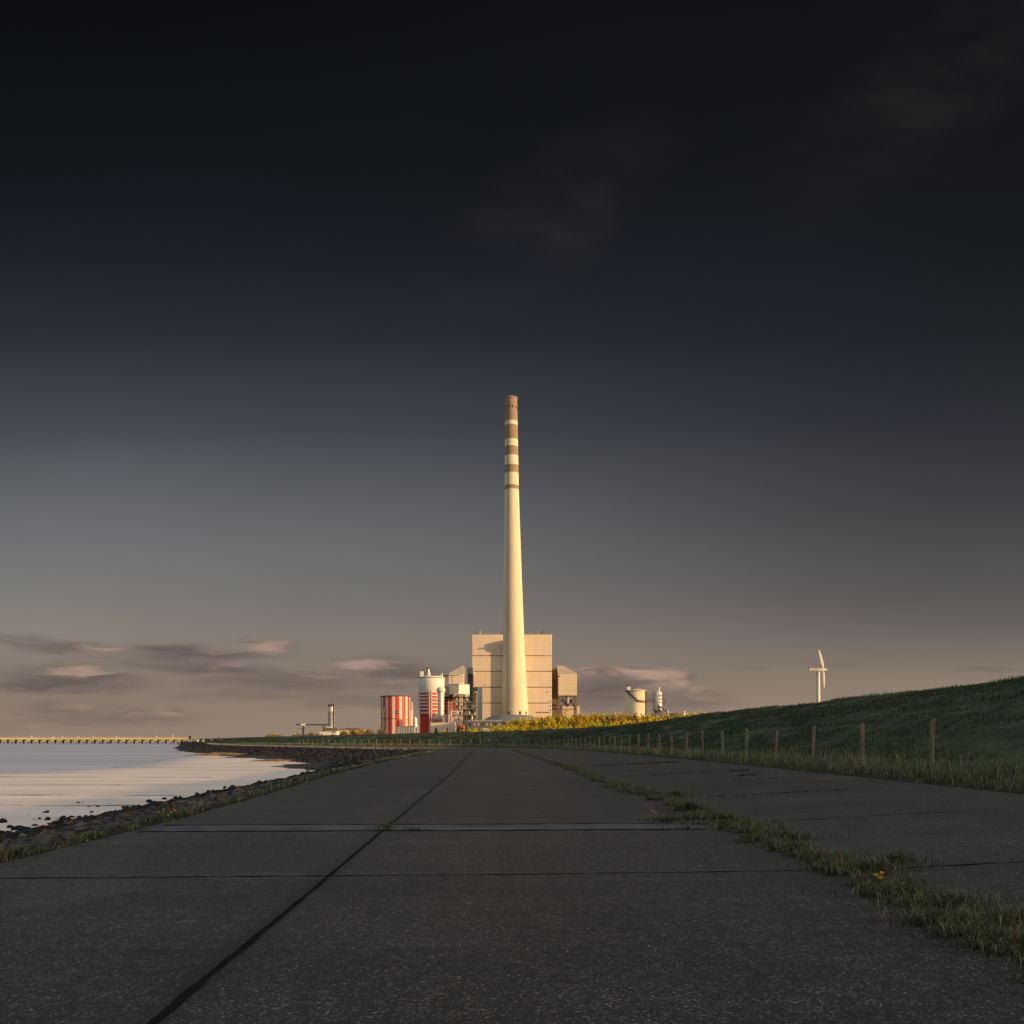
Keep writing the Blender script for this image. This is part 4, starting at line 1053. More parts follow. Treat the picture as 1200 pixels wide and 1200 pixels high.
def side_wing():
    # right: bunker house on legs
    d = 842.0
    t = thing('bunker_house', 'cream bunker house on steel legs with sloping grey roof, right of boiler house', 'building', (X(664,d), d, .7))
    x0, x1 = X(654.2,d), X(676,d)
    MB().box(x0, x1, d, d+26, Z(815,d), Z(788.9,d), b=.2).build('wall', M_FAC2, t)
    zr0, zr1 = Z(788.9,d), Z(780.3,d+22)
    m = MB(); xa, xb = x0-.3, x1+.3
    vs = [(xa,d-.4,zr0+.003),(xb,d-.4,zr0+.003),(xb,d+26.3,zr0+.003),(xa,d+26.3,zr0+.003),(xa,d+18,zr1),(X(660,d+18),d+18,zr1),(X(660,d+26.3),d+26.3,zr1),(xa,d+26.3,zr1)]
    m.add(vs, [(3,2,1,0),(0,1,5,4),(1,2,6,5),(4,5,6,7),(3,0,4,7),(2,3,7,6)]); m.build('roof', M_ROOFT, t)
    MB().box(X(647,d), X(654,d), d+12, d+25, .7, Z(780.6,d)).build('stair_shaft', M_BROWN, t)
    MB().box(X(653.2,d), X(656.5,d), d-.8, d-.02, Z(792.8,d), Z(792,d)).build('bracket', M_STEEL, t)
    legs = [(655,d+.6),(675.2,d+.6),(655,d+24),(675.2,d+24)]
    for px, y in legs: MB().box(X(px-.9,d), X(px+.9,d), y, y+1.4, .7, Z(815,d)).build('leg', M_BROWN, t)
    m = MB(); zA, zB, zC = Z(815.6,d), Z(831.5,d), Z(838,d); xa, xb = X(655.5,d), X(674.8,d); xm = (xa+xb)/2; y = d+.8
    for a, b in (((xa,zA-1),(xm,zA-9)),((xm,zA-9),(xb,zA-1)),((xa,zB),(xm-4,zA-6)),((xb,zB),(xm+4,zA-6)),((xa,zB),(xb,zB)),((xa,zC-4),(xm,zB)),((xa+4,zA),(xa,zA-7)),((xm-4,zA),(xm-1,zA-9))): m.bar((a[0],y,a[1]),(b[0],y,b[1]),.55)
    for k, (px, py, r) in enumerate(((659,820,1.2),(663,824,1.6),(669,821,1.3),(672,826,1.0))): m.tube((X(px,d),d+4,Z(py,d)),(X(px+3,d),d+6,Z(py+3,d)),r,r*.6,8)
    m.build('brace', M_STEEL, t)
    m = MB(); m.lathe(X(665.5,d), d+10, [(S(2.2,d),Z(815.2,d)),(S(2.2,d),Z(820,d)),(S(.8,d),Z(825,d))], 16); m.build('hopper', M_GREY, t)
    s = thing('pump_house', 'low cream building under the bunker house legs', 'building', (X(668,872), 872, .7))
    MB().box(X(655.5,872), X(679.4,872), 872, 886, .7, Z(827.4,872)).build('wall', M_FAC, s)
    MB().box(X(655.2,872), X(679.7,872), 871.7, 886.3, Z(827.4,872), Z(826.8,872)).build('roof', M_GREY, s)
    # left: mirror wing, higher floor
    d = 800.0
    t = thing('bunker_house', 'taller stepped bunker house with grey slanted roof, left of boiler house', 'building', (X(540,d), d, .7))
    MB().box(X(525.7,d), X(543.6,d), d, d+9, .7, Z(789.3,d), b=.2).build('wall', M_FAC2, t)
    m = MB(); xa, xb = X(525.4,d), X(543.9,d); z0 = Z(789.3,d)
    vs = [(xa,d-.4,z0+.003),(xb,d-.4,z0+.003),(xb,d+9.3,z0+.003),(xa,d+9.3,z0+.003),(X(541.8,d+7),d+7,Z(780.3,d+7)),(xb,d+7,Z(780.3,d+7)),(xb,d+9.3,Z(780.3,d+7)),(X(541.8,d+9.3),d+9.3,Z(780.3,d+7))]
    m.add(vs, [(3,2,1,0),(0,1,5,4),(1,2,6,5),(4,5,6,7),(3,0,4,7),(2,3,7,6)]); m.build('roof', M_ROOFT, t)
    MB().box(X(544,d), X(547.2,d), d+6, d+34, .7, Z(781.2,d)).build('stair_shaft', M_GREY, t)
    MB().box(X(547.2,d), X(553,d), d+20, d+40, .7, Z(788.2,d)).build('recess', M_DGREY, t)
    MB().box(X(547.2,d), X(553,d), d+16, d+40, Z(788.2,d)+.003, Z(780.5,d)).build('lintel', M_GREY, t)
    d = 800.0
    t = thing('white_stack', 'slim white pipe stack at the right foot of the boiler house', 'pipe', (X(645.5,d), d, .7))
    for px, top in ((645.9,819),(643.6,818.5)):
        MB().lathe(X(px,d), d, [(S(.75 if px > 645 else .4,d),.7),(S(.75 if px > 645 else .4,d),Z(top,d))], 14).build('pipe', M_WHITE, t)
    m = MB()
    for py in (822,827,832): m.box(X(642.8,d), X(646.9,d), d-1, d+1, Z(py+.3,d), Z(py,d))
    m.build('platform', M_STEEL, t)
side_wing()
def teal_tower():
    d = 805.0
    t = thing('conveyor_tower', 'blue-grey glazed conveyor tower with side arm before boiler house', 'tower', (X(562,d), d, .7))
    MB().box(X(559.2,d), X(565,d), d, d+6, .7, Z(804.7,d), b=.4).build('shaft', M_TEAL, t)
    m = MB(); vs = []
    for yy in (d+.5, d+5): vs += [(X(553,d),yy,Z(811.5,d)),(X(559.2,d),yy,Z(809.5,d)),(X(559.2,d),yy,Z(804.9,d)),(X(553,d),yy,Z(806.4,d))]
    m.add(vs, [(0,1,2,3),(7,6,5,4),(0,4,5,1),(1,5,6,2),(2,6,7,3),(3,7,4,0)]); m.build('arm', M_DGREY, t)
    MB().box(X(553.8,d+6), X(558.4,d+6), d+6.2, d+9, .7, Z(811.2,d)).build('back_pier', M_CREAM, t)
teal_tower()

# flue gas cleaning plant ----------------------------------------
def absorber():
    d = 770.0; cx = X(505.6,d); r = S(15.2,d); rl = S(13.4,d)
    t = thing('absorber_tower', 'white absorber vessel on ringed red base with gantry and roof fittings', 'tower', (cx, d, .7))
    MB().lathe(cx, d, [(rl,.7),(rl,Z(811.3,d))], 48).build('lower_shell', M_RED, t)
    MB().lathe(cx, d, [(rl,Z(811.2,d)),(r,Z(806.5,d)),(r+.15,Z(794,d)),(r-.3,Z(793.3,d)),(r*.5,Z(792.2,d))], 48).build('upper_shell', M_WHITE, t)
    MB().lathe(cx, d, [(r+.25,Z(795.2,d)),(r+.25,Z(794.4,d))], 48, cap=False).build('roof_edge', M_DGREY, t)
    for y in (811.6, 815.5, 819.4, 823.4, 827.3, 831.5, 836.0):
        z = Z(y,d)
        p = MB().lathe(cx, d, [(rl,z-.6),(rl+1.5,z-.6),(rl+1.5,z+.4),(rl,z+.4)], 48, cap=False).build('ring_platform', M_WHITE, t)
        m = MB()
        for k in range(26):
            a = 2*PI*k/26; x, yy = cx+(rl+1.4)*math.sin(a), d-(rl+1.4)*math.cos(a); m.bar((x,yy,z+.2),(x,yy,z+1.25),.13)
        m.lathe(cx, d, [(rl+1.35,z+1.15),(rl+1.5,z+1.15),(rl+1.5,z+1.3),(rl+1.35,z+1.3)], 48, cap=False)
        m.build('railing', M_PIPE, p)
    for px in (507.2, 504.8):
        m = MB(); x = X(px,d); yy = d-rl-1.9; m.box(x-.45,x+.45,yy-.4,yy+.4,.7,Z(809.5,d)); m.build('stair_column', M_WHITE if px > 506 else M_PIPE, t)
    m = MB(); x0, x1 = X(504.8,d), X(507.2,d); yy = d-rl-1.9
    for k in range(12): 
        z0, z1 = Z(838-k*2.2,d), Z(838-(k+1)*2.2,d); m.bar((x0 if k%2 else x1,yy,z0),(x1 if k%2 else x0,yy,z1),.22)
    m.build('stair_flight', M_PIPE, t)
    MB().box(X(493.4,d), X(497,d), d-9, d-5, Z(794,d), Z(787.6,d)).build('roof_cabin', M_WHITE, t)
    m = MB(); m.lathe(X(502.6,d), d-4, [(S(2.6,d),Z(793,d)),(S(2.4,d),Z(789.5,d)),(S(1.3,d),Z(786.5,d)),(S(1.3,d),Z(784,d))], 20); m.build('hopper', M_PIPE, t)
    m = MB(); m.box(X(500,d),X(504.2,d),d-5,d-3,Z(784.3,d),Z(783,d)); m.bar((X(504.6,d),d-4,Z(793,d)),(X(504.6,d),d-4,Z(782.3,d)),.4); m.bar((X(498.5,d),d-5,Z(792,d)),(X(502,d),d-5,Z(786,d)),.5); m.build('hoist', M_STEEL, t)
    m = MB()
    for k in range(30):
        a = 2*PI*k/30; x, yy = cx+(r-.5)*math.sin(a), d-(r-.5)*math.cos(a); m.bar((x,yy,Z(793.6,d)),(x,yy,Z(791.9,d)),.12)
    m.lathe(cx, d, [(r-.55,Z(792,d)),(r-.4,Z(792,d)),(r-.4,Z(791.8,d)),(r-.55,Z(791.8,d))], 40, cap=False); m.build('roof_railing', M_STEEL, t)
    for px, top in ((512.5,792),(516,791),(518.3,789.5),(510,792.4)): MB().tube((X(px,d),d-3,Z(794,d)),(X(px,d),d-3,Z(top,d)),.7,.5,8).build('roof_vent', M_PIPE, t)
    m = MB(); y = d+2; m.box(X(518.8,d),X(525,d),y,y+2,Z(792.6,d),Z(791,d)); m.bar((X(524,d),y+1,Z(791.3,d)),(X(537.5,d),y+1,Z(791,d)),.55)
    for px in (528.5,530.5): m.bar((X(px,d),y+1,Z(791,d)),(X(px,d),y+1,Z(802,d)),.3)
    m.build('gantry', M_STEEL, t)
    # second red vessel behind
    d2 = 800.0; c2 = X(526,d2); r2 = S(8.5,d2)
    t = thing('red_vessel', 'dull red ringed vessel half hidden behind the big cream pipe', 'vessel', (c2, d2, .7))
    MB().lathe(c2, d2, [(r2,.7),(r2,Z(816.5,d2)),(r2*.6,Z(815,d2))], 32).build('shell', M_DRED, t)
    for y in (817,820.6,824.3,828,832,836):
        z = Z(y,d2); MB().lathe(c2, d2, [(r2,z-.3),(r2+1.2,z-.3),(r2+1.2,z+.25),(r2,z+.25)], 32, cap=False).build('ring_platform', M_GREY, t)
    x = X(526.6,d2); yy = d2-r2-1.6; MB().box(x-.55,x+.55,yy-.4,yy+.4,.7,Z(817,d2)).build('stair_column', M_GREY, t)
    # big riser pipe
    d3 = 750.0; c3 = X(516.6,d3); r3 = S(3.6,d3)
    t = thing('riser_pipe', 'stout cream vertical duct with wider elbow head beside the absorber', 'duct', (c3, d3, .7))
    m = MB(); m.lathe(c3, d3, [(r3,Z(837.5,d3)),(r3,Z(811,d3))], 24); m.build('pipe', M_PIPE, t)
    MB().lathe(c3, d3, [(r3*1.0,Z(811,d3)),(r3*1.42,Z(809.8,d3)),(r3*1.42,Z(807.6,d3)),(r3*1.15,Z(806,d3)),(r3*.5,Z(804.8,d3))], 24).build('head', M_WHITE, t)
    MB().lathe(c3, d3, [(r3*1.6,Z(810.4,d3)),(r3*1.6,Z(809.6,d3))], 24).build('collar', M_PIPE, t)
    for k in (829, 821): MB().lathe(c3, d3, [(r3*1.06,Z(k,d3)),(r3*1.06,Z(k-.5,d3))], 24).build('flange', M_PIPE, t)
    m = MB(); m.path([(c3,d3,Z(837,d3)),(X(514.5,d3),d3-1,Z(842,d3)),(X(511,d3),d3-1,Z(843,d3))], r3*.9, 14); m.build('elbow', M_GREY, t)
    # horizontal drum in front of it
    d4 = 735.0; 
    t = thing('drum', 'grey horizontal drum with conical end on the low cream building', 'drum', (X(514,d4), d4, Z(846.8,d4)))
    a = (X(509,d4), d4, Z(842.3,d4)); b = (X(515.5,d4), d4-1.5, Z(842,d4)); c = (X(518.5,d4), d4-2, Z(842,d4))
    MB().tube(a, b, S(3.7,d4), S(3.7,d4), 24).build('shell', M_GREY, t); MB().tube(b, c, S(3.7,d4), S(1.3,d4), 24).build('cone', M_STEEL, t)
    MB().tube((a[0]-.8,a[1],a[2]), (a[0],a[1],a[2]), S(4.1,d4), S(4.1,d4), 24).build('flange', M_BROWN, t)
    m = MB(); m.box(X(511,d4),X(512,d4),d4-2,d4+2,Z(847,d4),Z(844.5,d4)); m.box(X(515,d4),X(516,d4),d4-3,d4+1,Z(847,d4),Z(844.5,d4)); m.build('saddle', M_STEEL, t)
    h = thing('gable_shed', 'small grey gabled shed beside the drum', 'shed', (X(522,740), 740, .7))
    m = MB(); poly = [(518.6,847),(525,847),(525,837.5),(521.5,837.5),(517.8,841.5)]; n = len(poly)
    vs = [(X(p_,740),740,Z(q_,740)) for p_,q_ in poly]+[(X(p_,740),746,Z(q_,740)) for p_,q_ in poly]
    m.add(vs, [tuple(range(n-1,-1,-1)) if False else tuple(range(n)), tuple(range(2*n-1,n-1,-1))]+[((i+1)%n,i,i+n,(i+1)%n+n) for i in range(n)]); m.build('wall', M_GREY, h)
    MB().box(X(525.1,740),X(527.2,740),739,741,.7,Z(837.5,740)).build('pillar', M_PIPE, h)
    MB().box(X(519,740),X(524.8,740),740.4,746,.7,Z(847,740)).build('plinth', M_GREY, h)
    d5 = 715.0
    t = thing('low_building', 'low cream flat-roofed building in front of the absorber', 'building', (X(518,d5), d5, .7))
    MB().box(X(504.2,d5), X(532.6,d5), d5, d5+12, .7, Z(847,d5), b=.3).build('wall', M_FAC, t)
    MB().box(X(503.9,d5), X(532.9,d5), d5-.3, d5+12.3, Z(847,d5)+.003, Z(846.3,d5)).build('roof', M_GREY, t)
    for px in (510,523): MB().box(X(px,d5),X(px+2,d5),d5-.12,d5+.2,.7,Z(853,d5)).build('door', M_BROWN, t)
absorber()
def flue_duct():
    d = 776.0
    t = thing('flue_duct', 'angular cream flue gas duct high above the pipe rack', 'duct', (X(537,d), d, Z(814,d)))
    zt, zb = Z(801.8,d), Z(813.2,d)
    k1 = (X(525.4,d), d+10); k2 = (X(537.8,d), d); k3 = (X(549,d), d+7.5); k4 = (X(549,d), d+20); k5 = (X(525.4,d), d+22)
    MB().prism([k1,k2,k3,k4,k5], zb, zt).build('casing', M_WHITE, t)
    MB().prism([(k1[0]-6, k1[1]+3), (k1[0]-.1,k1[1]+1), (k1[0]-.1,k1[1]+11), (k1[0]-6,k1[1]+11)], Z(815,d), zt-.5).build('inlet', M_GREY, t)
    MB().prism([(X(544.8,d),d+7.2),(X(549.2,d),d+8),(X(549.2,d),d+14),(X(544.8,d),d+14)], Z(817.5,d), zb-.003).build('outlet', M_WHITE, t)
    m = MB(); m.prism([(k1[0]-.3,k1[1]-.2),(k2[0],k2[1]-.5),(k3[0]+.3,k3[1]-.2),(k3[0]+.3,k4[1]),(k1[0]-.3,k4[1])], zt+.003, zt+.5); m.build('lid', M_GREY, t)
    for px, top in ((533.5,800),(539.5,798.5),(541.5,799.6)): MB().tube((X(px,d),d+10,zt+.5),(X(px,d),d+10,Z(top,d)),.5,.35,8).build('vent', M_PIPE, t)
    # pipe rack below
    d = 765.0; R = random.Random(12)
    t = thing('pipe_rack', 'crowded steel rack of pipes, platforms and vessels below the flue duct', 'pipe rack', (X(543,d), d, .7))
    xs = [531.5,537,543,549,554.5]
    for y in (d, d+9):
        for px in xs: MB().box(X(px,d)-.3, X(px,d)+.3, y-.3, y+.3, .7, Z(814.5 if px < 552 else 817,d)).build('column', M_STEEL, t)
    for zy in (816.5, 822.5, 831.5, 838.5):
        p = MB().box(X(530.5,d), X(556 if zy > 825 else 552,d), d-.8, d+9.8, Z(zy+.6,d), Z(zy,d)).build('deck', M_STEEL if zy != 822.5 else M_GREY, t)
        m = MB()
        for q in np.arange(530.5, 555 if zy > 825 else 551.5, 1.2): m.bar((X(q,d),d-.7,Z(zy,d)),(X(q,d),d-.7,Z(zy-1.4,d)),.1)
        m.bar((X(530.5,d),d-.7,Z(zy-1.4,d)),(X(555 if zy > 825 else 551.5,d),d-.7,Z(zy-1.4,d)),.14); m.build('railing', M_PIPE, p)
    for k in range(15):
        px = R.uniform(532,553); y0 = R.uniform(817,842); L = R.uniform(3,9); yy = d+R.uniform(-1.2,5); r = R.uniform(.25,.7)
        pts = [(X(px,d),yy,Z(y0,d)),(X(px,d),yy,Z(y0-L*.6,d)),(X(px+R.choice((-4,-2,3,5)),d),yy+.5,Z(y0-L*.6,d)),(X(px+R.choice((-3,4)),d),yy+1,Z(y0-L,d))]
        MB().path(pts, r, 8).build('pipe', R.choice((M_PIPE,M_PIPE,M_WHITE,M_BROWN,M_STEEL)), t)
    for px, y0, y1, r, mt in ((534.2,822,816.8,1.8,M_GREY),(546.5,822.3,817.5,1.9,M_PIPE),(535.5,831,826,2.4,M_GREY),(543,831.3,826.8,3.0,M_PIPE),(548.5,838,832.5,1.9,M_WHITE),(539,838,834,1.7,M_STEEL),(552.5,844,838,1.6,M_PIPE),(546,844,839.5,1.8,M_BROWN)):
        MB().lathe(X(px,d), d+2.5, [(S(r*.5,d),Z(y0,d)),(S(r,d),Z(y0-.8,d)),(S(r,d),Z(y1+.8,d)),(S(r*.4,d),Z(y1,d))], 18).build('vessel', mt, t)
    m = MB()
    for a, b, c, e in ((532,822,537,831),(537,822,543,831),(549,822,543,831),(549,831,554,838),(537,831,532,838),(543,816.5,549,822.5),(554,822.5,549,831.5)): m.bar((X(a,d),d-.3,Z(b,d)),(X(c,d),d-.3,Z(e,d)),.32)
    m.build('brace', M_STEEL, t)
    # white portal frame in front, orange machine
    d = 748.0
    t = thing('portal_frame', 'white portal frame with hoist standing before the pipe rack', 'frame', (X(533,d), d, .7))
    for px in (528.9, 537.2): MB().box(X(px,d)-.45, X(px,d)+.45, d-.4, d+.4, .7, Z(834,d)).build('leg', M_WHITE, t)
    MB().box(X(528.2,d), X(537.9,d), d-.5, d+.5, Z(834,d)+.003, Z(832.8,d)).build('beam', M_WHITE, t)
    m = MB(); m.box(X(531.5,d),X(535,d),d-.4,d+1.5,Z(838.2,d),Z(835,d)); m.bar((X(533,d),d,Z(835,d)),(X(533,d),d,Z(834,d)),.25); m.build('hoist', M_GREY, t)
    MB().box(X(528,d), X(541,d), d+2, d+6, .7, Z(842,d)).build('plinth', M_CREAM, t)
    m = MB()
    for k in range(5): m.path([(X(529.5+k*2.2,d),d-1,.7),(X(529.5+k*2.2,d),d-1,Z(842-k%3,d)),(X(531+k*2.2,d),d-.5,Z(840.5-k%3,d))], .4, 8)
    m.build('pipe', M_PIPE, t)
    d = 728.0
    t = thing('pump_skid', 'orange painted pump machinery beside the low cream building', 'machine', (X(540,d), d, .7))
    MB().box(X(534.5,d), X(544.2,d), d-2, d+3, .7, Z(857,d)).build('base', M_STEEL, t)
    for k, (px, y0, y1) in enumerate(((536.5,857,849.5),(540,857,847.5),(543,857,850))):
        MB().lathe(X(px,d), d-.5, [(S(1.5,d),Z(y0,d)),(S(1.5,d),Z(y1+1,d)),(S(.7,d),Z(y1,d))], 16).build('pump', M_ORANGE, t)
    m = MB(); m.path([(X(535,d),d-2.2,Z(855,d)),(X(539,d),d-2.6,Z(851,d)),(X(544,d),d-2.2,Z(854,d))], .45, 8); m.path([(X(536,d),d-2,Z(850,d)),(X(542,d),d-2,Z(849,d))], .4, 8); m.build('pipe', M_ORANGE, t)
flue_duct()
def striped_tank():
    d = 720.0; cx = X(463.5,d); r = S(17.2,d)
    t = thing('striped_tank', 'big round tank painted in red and white vertical stripes', 'tank', (cx, d, .7))
    n = 65
    def stripe(i):
        a = math.degrees(2*PI*(i+.5)/n+a0); k = ((a+.5+360) % 27.692)
        return 1 if (k < 5.6 or k > 27.692-5.6) else 0
    a0 = math.radians(-.5)
    MB().lathe(cx, d, [(r,.7,stripe),(r,Z(816.8,d),stripe)], n, a0=a0).build('shell', [M_RED, M_STRIPE], t)
    MB().lathe(cx, d, [(r+.12,Z(816.8,d)),(r+.3,Z(816.8,d)),(r+.3,Z(816,d)),(r-.4,Z(815.7,d))], n).build('rim', M_STEEL, t)
    x, w = X(467.6,d), 1.4; yy = d-math.sqrt(r*r-(x-cx)**2)
    MB().box(x-w, x+w, yy-.3, yy+1.2, Z(836.8,d), Z(833.8,d)).build('sign_panel', M_STEEL, t)
    MB().box(x-w*.3, x+w*.7, yy-.36, yy-.3, Z(835.8,d), Z(834.9,d)).build('sign_plate', M_TEAL, t)
    a = -.72; m = MB(); px_, py_ = cx+(r+.6)*math.sin(a), d-(r+.6)*math.cos(a)
    m.path([(px_,py_,.7),(px_,py_,Z(838,d)),(px_-.6,py_-.5,Z(834,d)),(px_+.6,py_-.4,Z(831,d)),(px_,py_,Z(829,d))], .5, 8); m.box(px_-.9,px_+.9,py_-.9,py_,Z(836,d),Z(833,d)); m.build('pipe', M_BROWN, t)
    m = MB(); z = Z(841.5,d)
    for k in range(20):
        a1, a2 = -1.3+k*.13, -1.3+(k+1)*.13; m.bar((cx+(r+.3)*math.sin(a1),d-(r+.3)*math.cos(a1),z-.06*k),(cx+(r+.3)*math.sin(a2),d-(r+.3)*math.cos(a2),z-.06*(k+1)),.22)
    m.build('ring_pipe', M_STEEL, t)
    x = X(455.3,d); MB().box(x-.9,x+.9,d-r-.2,d-r+.9,.7,Z(816.6,d)).build('downpipe', M_GREY, t) if False else None
    d6 = 735.0
    t = thing('ladder_tower', 'thin white pipe stand at the right side of the striped tank', 'pipe stand', (X(482,d6), d6, .7))
    for px, top, r6 in ((481.6,832.5,.9),(483.2,823,.35),(482.3,822.5,.3)): MB().tube((X(px,d6),d6,.7),(X(px,d6),d6,Z(top,d6)),r6,r6,10).build('pipe', M_WHITE, t)
    m = MB()
    for k in range(9): m.bar((X(482.3,d6),d6,Z(850-k*3.2,d6)),(X(483.2,d6),d6,Z(850-k*3.2,d6)),.2)
    m.build('rung', M_GREY, t)
    d7 = 742.0
    t = thing('cabin_tower', 'small grey box cabin on a post left of the striped tank', 'tower', (X(444,d7), d7, .7))
    MB().box(X(441.8,d7), X(446.4,d7), d7, d7+4, Z(837,d7), Z(831.3,d7)).build('cabin', M_GREY, t)
    m = MB(); m.box(X(444,d7),X(445.2,d7),d7+1,d7+2.2,.7,Z(837,d7)); m.build('post', M_GREY, t)
    MB().box(X(442.2,d7), X(446.2,d7), d7, d7+4, .7, Z(848.2,d7)).build('base', M_GREY, t)
    d8 = 690.0
    t = thing('container', 'low grey flat container at the foot of the striped tank', 'container', (X(475,d8), d8, .7))
    MB().box(X(464.5,d8), X(485.5,d8), d8, d8+8, .7, Z(851.6,d8), b=.1).build('body', M_GREY, t)
    MB().box(X(464.3,d8), X(485.7,d8), d8-.2, d8+8.2, Z(851.6,d8)+.003, Z(851,d8)).build('lid', M_DGREY, t)
    m = MB()
    for k in range(7): m.box(X(466+k*3,d8),X(466.4+k*3,d8),d8-.12,d8,.7,Z(851.8,d8))
    m.build('rib', M_DGREY, t)
    d9 = 705.0
    t = thing('small_silo', 'small cream silo with pointed cap between striped tank and absorber', 'silo', (X(486.5,d9), d9, .7))
    MB().lathe(X(486.5,d9), d9, [(S(2.4,d9),Z(852,d9)),(S(2.4,d9),Z(842.3,d9))], 20).build('shell', M_PIPE, t)
    MB().lathe(X(486.5,d9), d9, [(S(2.5,d9),Z(842.3,d9)),(S(1.0,d9),Z(840.8,d9)),(S(.3,d9),Z(840.2,d9))], 20).build('cap', M_WHITE, t)
    m = MB()
    for a in range(4): m.box(X(486.5,d9)+1.1*math.cos(a*PI/2+.78)-.15,X(486.5,d9)+1.1*math.cos(a*PI/2+.78)+.15,d9+1.1*math.sin(a*PI/2+.78)-.15,d9+1.1*math.sin(a*PI/2+.78)+.15,.7,Z(852,d9))
    m.build('support', M_STEEL, t)
    MB().tube((X(489,d9),d9,.7),(X(489,d9),d9,Z(848,d9)),.3,.3,8).build('pipe', M_WHITE, t)
striped_tank()

# silos to the right ----------------------------------------------
def right_silos():
    d = 700.0; cx = X(745.2,d); r = S(12.6,d)
    t = thing('storage_silo', 'wide pale silo with outside stair and small tower on its roof', 'silo', (cx, d, .7))
    MB().lathe(cx, d, [(r,.7),(r,Z(809.8,d)),(r*.9,Z(808.8,d)),(r*.3,Z(808,d))], 48).build('shell', M_CREAM, t)
    MB().lathe(cx, d, [(r+.12,Z(810.4,d)),(r+.3,Z(810.4,d)),(r+.3,Z(809.6,d)),(r-.2,Z(809.6,d))], 48, cap=False).build('rim', M_GREY, t)
    MB().box(X(734.7,d), X(738.8,d), d-2, d+2, Z(810,d), Z(805,d)).build('roof_cabin', M_WHITE, t)
    m = MB()
    for px in (734.9,738.6): m.bar((X(px,d),d-1.5,Z(805,d)),(X(px,d),d-1.5,Z(800.8,d)),.28)
    m.bar((X(734.9,d),d-1.5,Z(801.5,d)),(X(740,d),d-1.5,Z(800.8,d)),.3); m.box(X(735.3,d),X(738.2,d),d-2,d,Z(803.6,d),Z(803,d)); m.build('mast_frame', M_BROWN, t)
    m = MB(); pts = []
    for k in range(15):
        f = k/14; a = -1.15+f*1.25; z = Z(809.5+f*12.6,d); pts.append((cx+(r+.5)*math.sin(a), d-(r+.5)*math.cos(a), z))
    for a, b in zip(pts[:-1], pts[1:]):
        m.bar(a, b, .7); m.bar((a[0],a[1],a[2]+1.1),(b[0],b[1],b[2]+1.1),.15); m.bar(a,(a[0],a[1],a[2]+1.1),.12)
    m.build('stair', M_STEEL, t)
    m = MB(); yy = d-r-.6
    m.box(pts[-1][0]-.5, X(766.5,d), yy-.8, yy+.6, Z(822.6,d), Z(821.8,d)); m.bar((pts[-1][0],yy-.7,Z(820.4,d)),(X(766,d),yy-.7,Z(820.4,d)),.15)
    for q in np.arange(746, 766, 1.6): m.bar((X(q,d),yy-.7,Z(821.8,d)),(X(q,d),yy-.7,Z(820.4,d)),.1)
    m.build('walkway', M_STEEL, t)
    x = cx+r*.80; yy = d-r*.62
    MB().box(x-.9, x+.9, yy-.5, yy+.6, .7, Z(809.8,d)).build('ladder_cage', M_BROWN, t)
    for px, top in ((744,807),(747,806.5),(750,807.4),(753,808)): MB().tube((X(px,d),d-3,Z(809,d)),(X(px,d),d-3,Z(top,d)),.6,.6,8).build('roof_vent', M_GREY, t)
    cx = X(771,d); r = S(5.0,d)
    t = thing('slender_silo', 'slender steel silo with lattice ladders and inclined conveyor', 'silo', (cx, d, .7))
    MB().lathe(cx, d, [(r,Z(832,d)),(r,Z(811.2,d)),(r*.5,Z(809.8,d))], 28).build('shell', M_PIPE, t)
    MB().lathe(cx, d, [(r*.25,Z(838,d)),(r*.4,Z(836,d)),(r,Z(832,d))], 28).build('hopper', M_GREY, t)
    MB().tube((X(772.3,d),d,Z(811,d)),(X(772.3,d),d,Z(805.4,d)),.7,.6,10).build('vent_pipe', M_WHITE, t)
    m = MB()
    for px in (764.8,766.6): m.bar((X(px,d),d-2,.7),(X(px,d),d-2,Z(811,d)),.3)
    for k in range(9): m.bar((X(764.8,d),d-2,Z(838-k*3,d)),(X(766.6,d),d-2,Z(835-k*3,d)),.18)
    m.build('ladder_tower', M_STEEL, t)
    m = MB()
    m.bar((X(776.6,d),d-1,Z(838,d)),(X(776.6,d),d-1,Z(809,d)),.3)
    for k, py in enumerate((815,819,823,828)): m.box(X(772,d),X(778.4 if k < 3 else 776,d),d-r-.8,d-r+.3,Z(py+.4,d),Z(py,d))
    m.bar((X(777.5,d),d-1,Z(825,d)),(X(781,d),d-1,Z(820,d)),.5); m.build('side_frame', M_STEEL, t)
    m = MB(); m.bar((X(770,d),d-4.2,Z(826.5,d)),(X(779.5,d),d-4.2,Z(834.5,d)),1.3); m.build('conveyor', M_BROWN, t)
    for a in range(4):
        x, y = cx+r*.9*math.cos(a*PI/2+.7), d+r*.9*math.sin(a*PI/2+.7)
        MB().box(x-.25,x+.25,y-.25,y+.25,.7,Z(832,d)).build('leg', M_STEEL, t)
    m = MB(); m.lathe(X(781.5,d), d-2, [(S(1.7,d),.7),(S(1.7,d),Z(833,d)),(S(.7,d),Z(831.5,d))], 18); m.build('dust_filter', M_GREY, t)
    m = MB(); m.bar((X(778,d),d-2,Z(832,d)),(X(786.5,d),d-2,Z(832,d)),.4); m.bar((X(760.5,d),d-2,Z(832.3,d)),(X(766,d),d-2,Z(832,d)),.4); m.build('rail', M_STEEL, t)
    d = 760.0
    t = thing('small_tank', 'small pale tank on the skyline above the trees, right of the silos', 'tank', (X(801.6,d), d, .7))
    MB().lathe(X(801.6,d), d, [(S(1.5,d),.7),(S(1.5,d),Z(834,d)),(S(.6,d),Z(833,d))], 18).build('shell', M_WHITE, t)
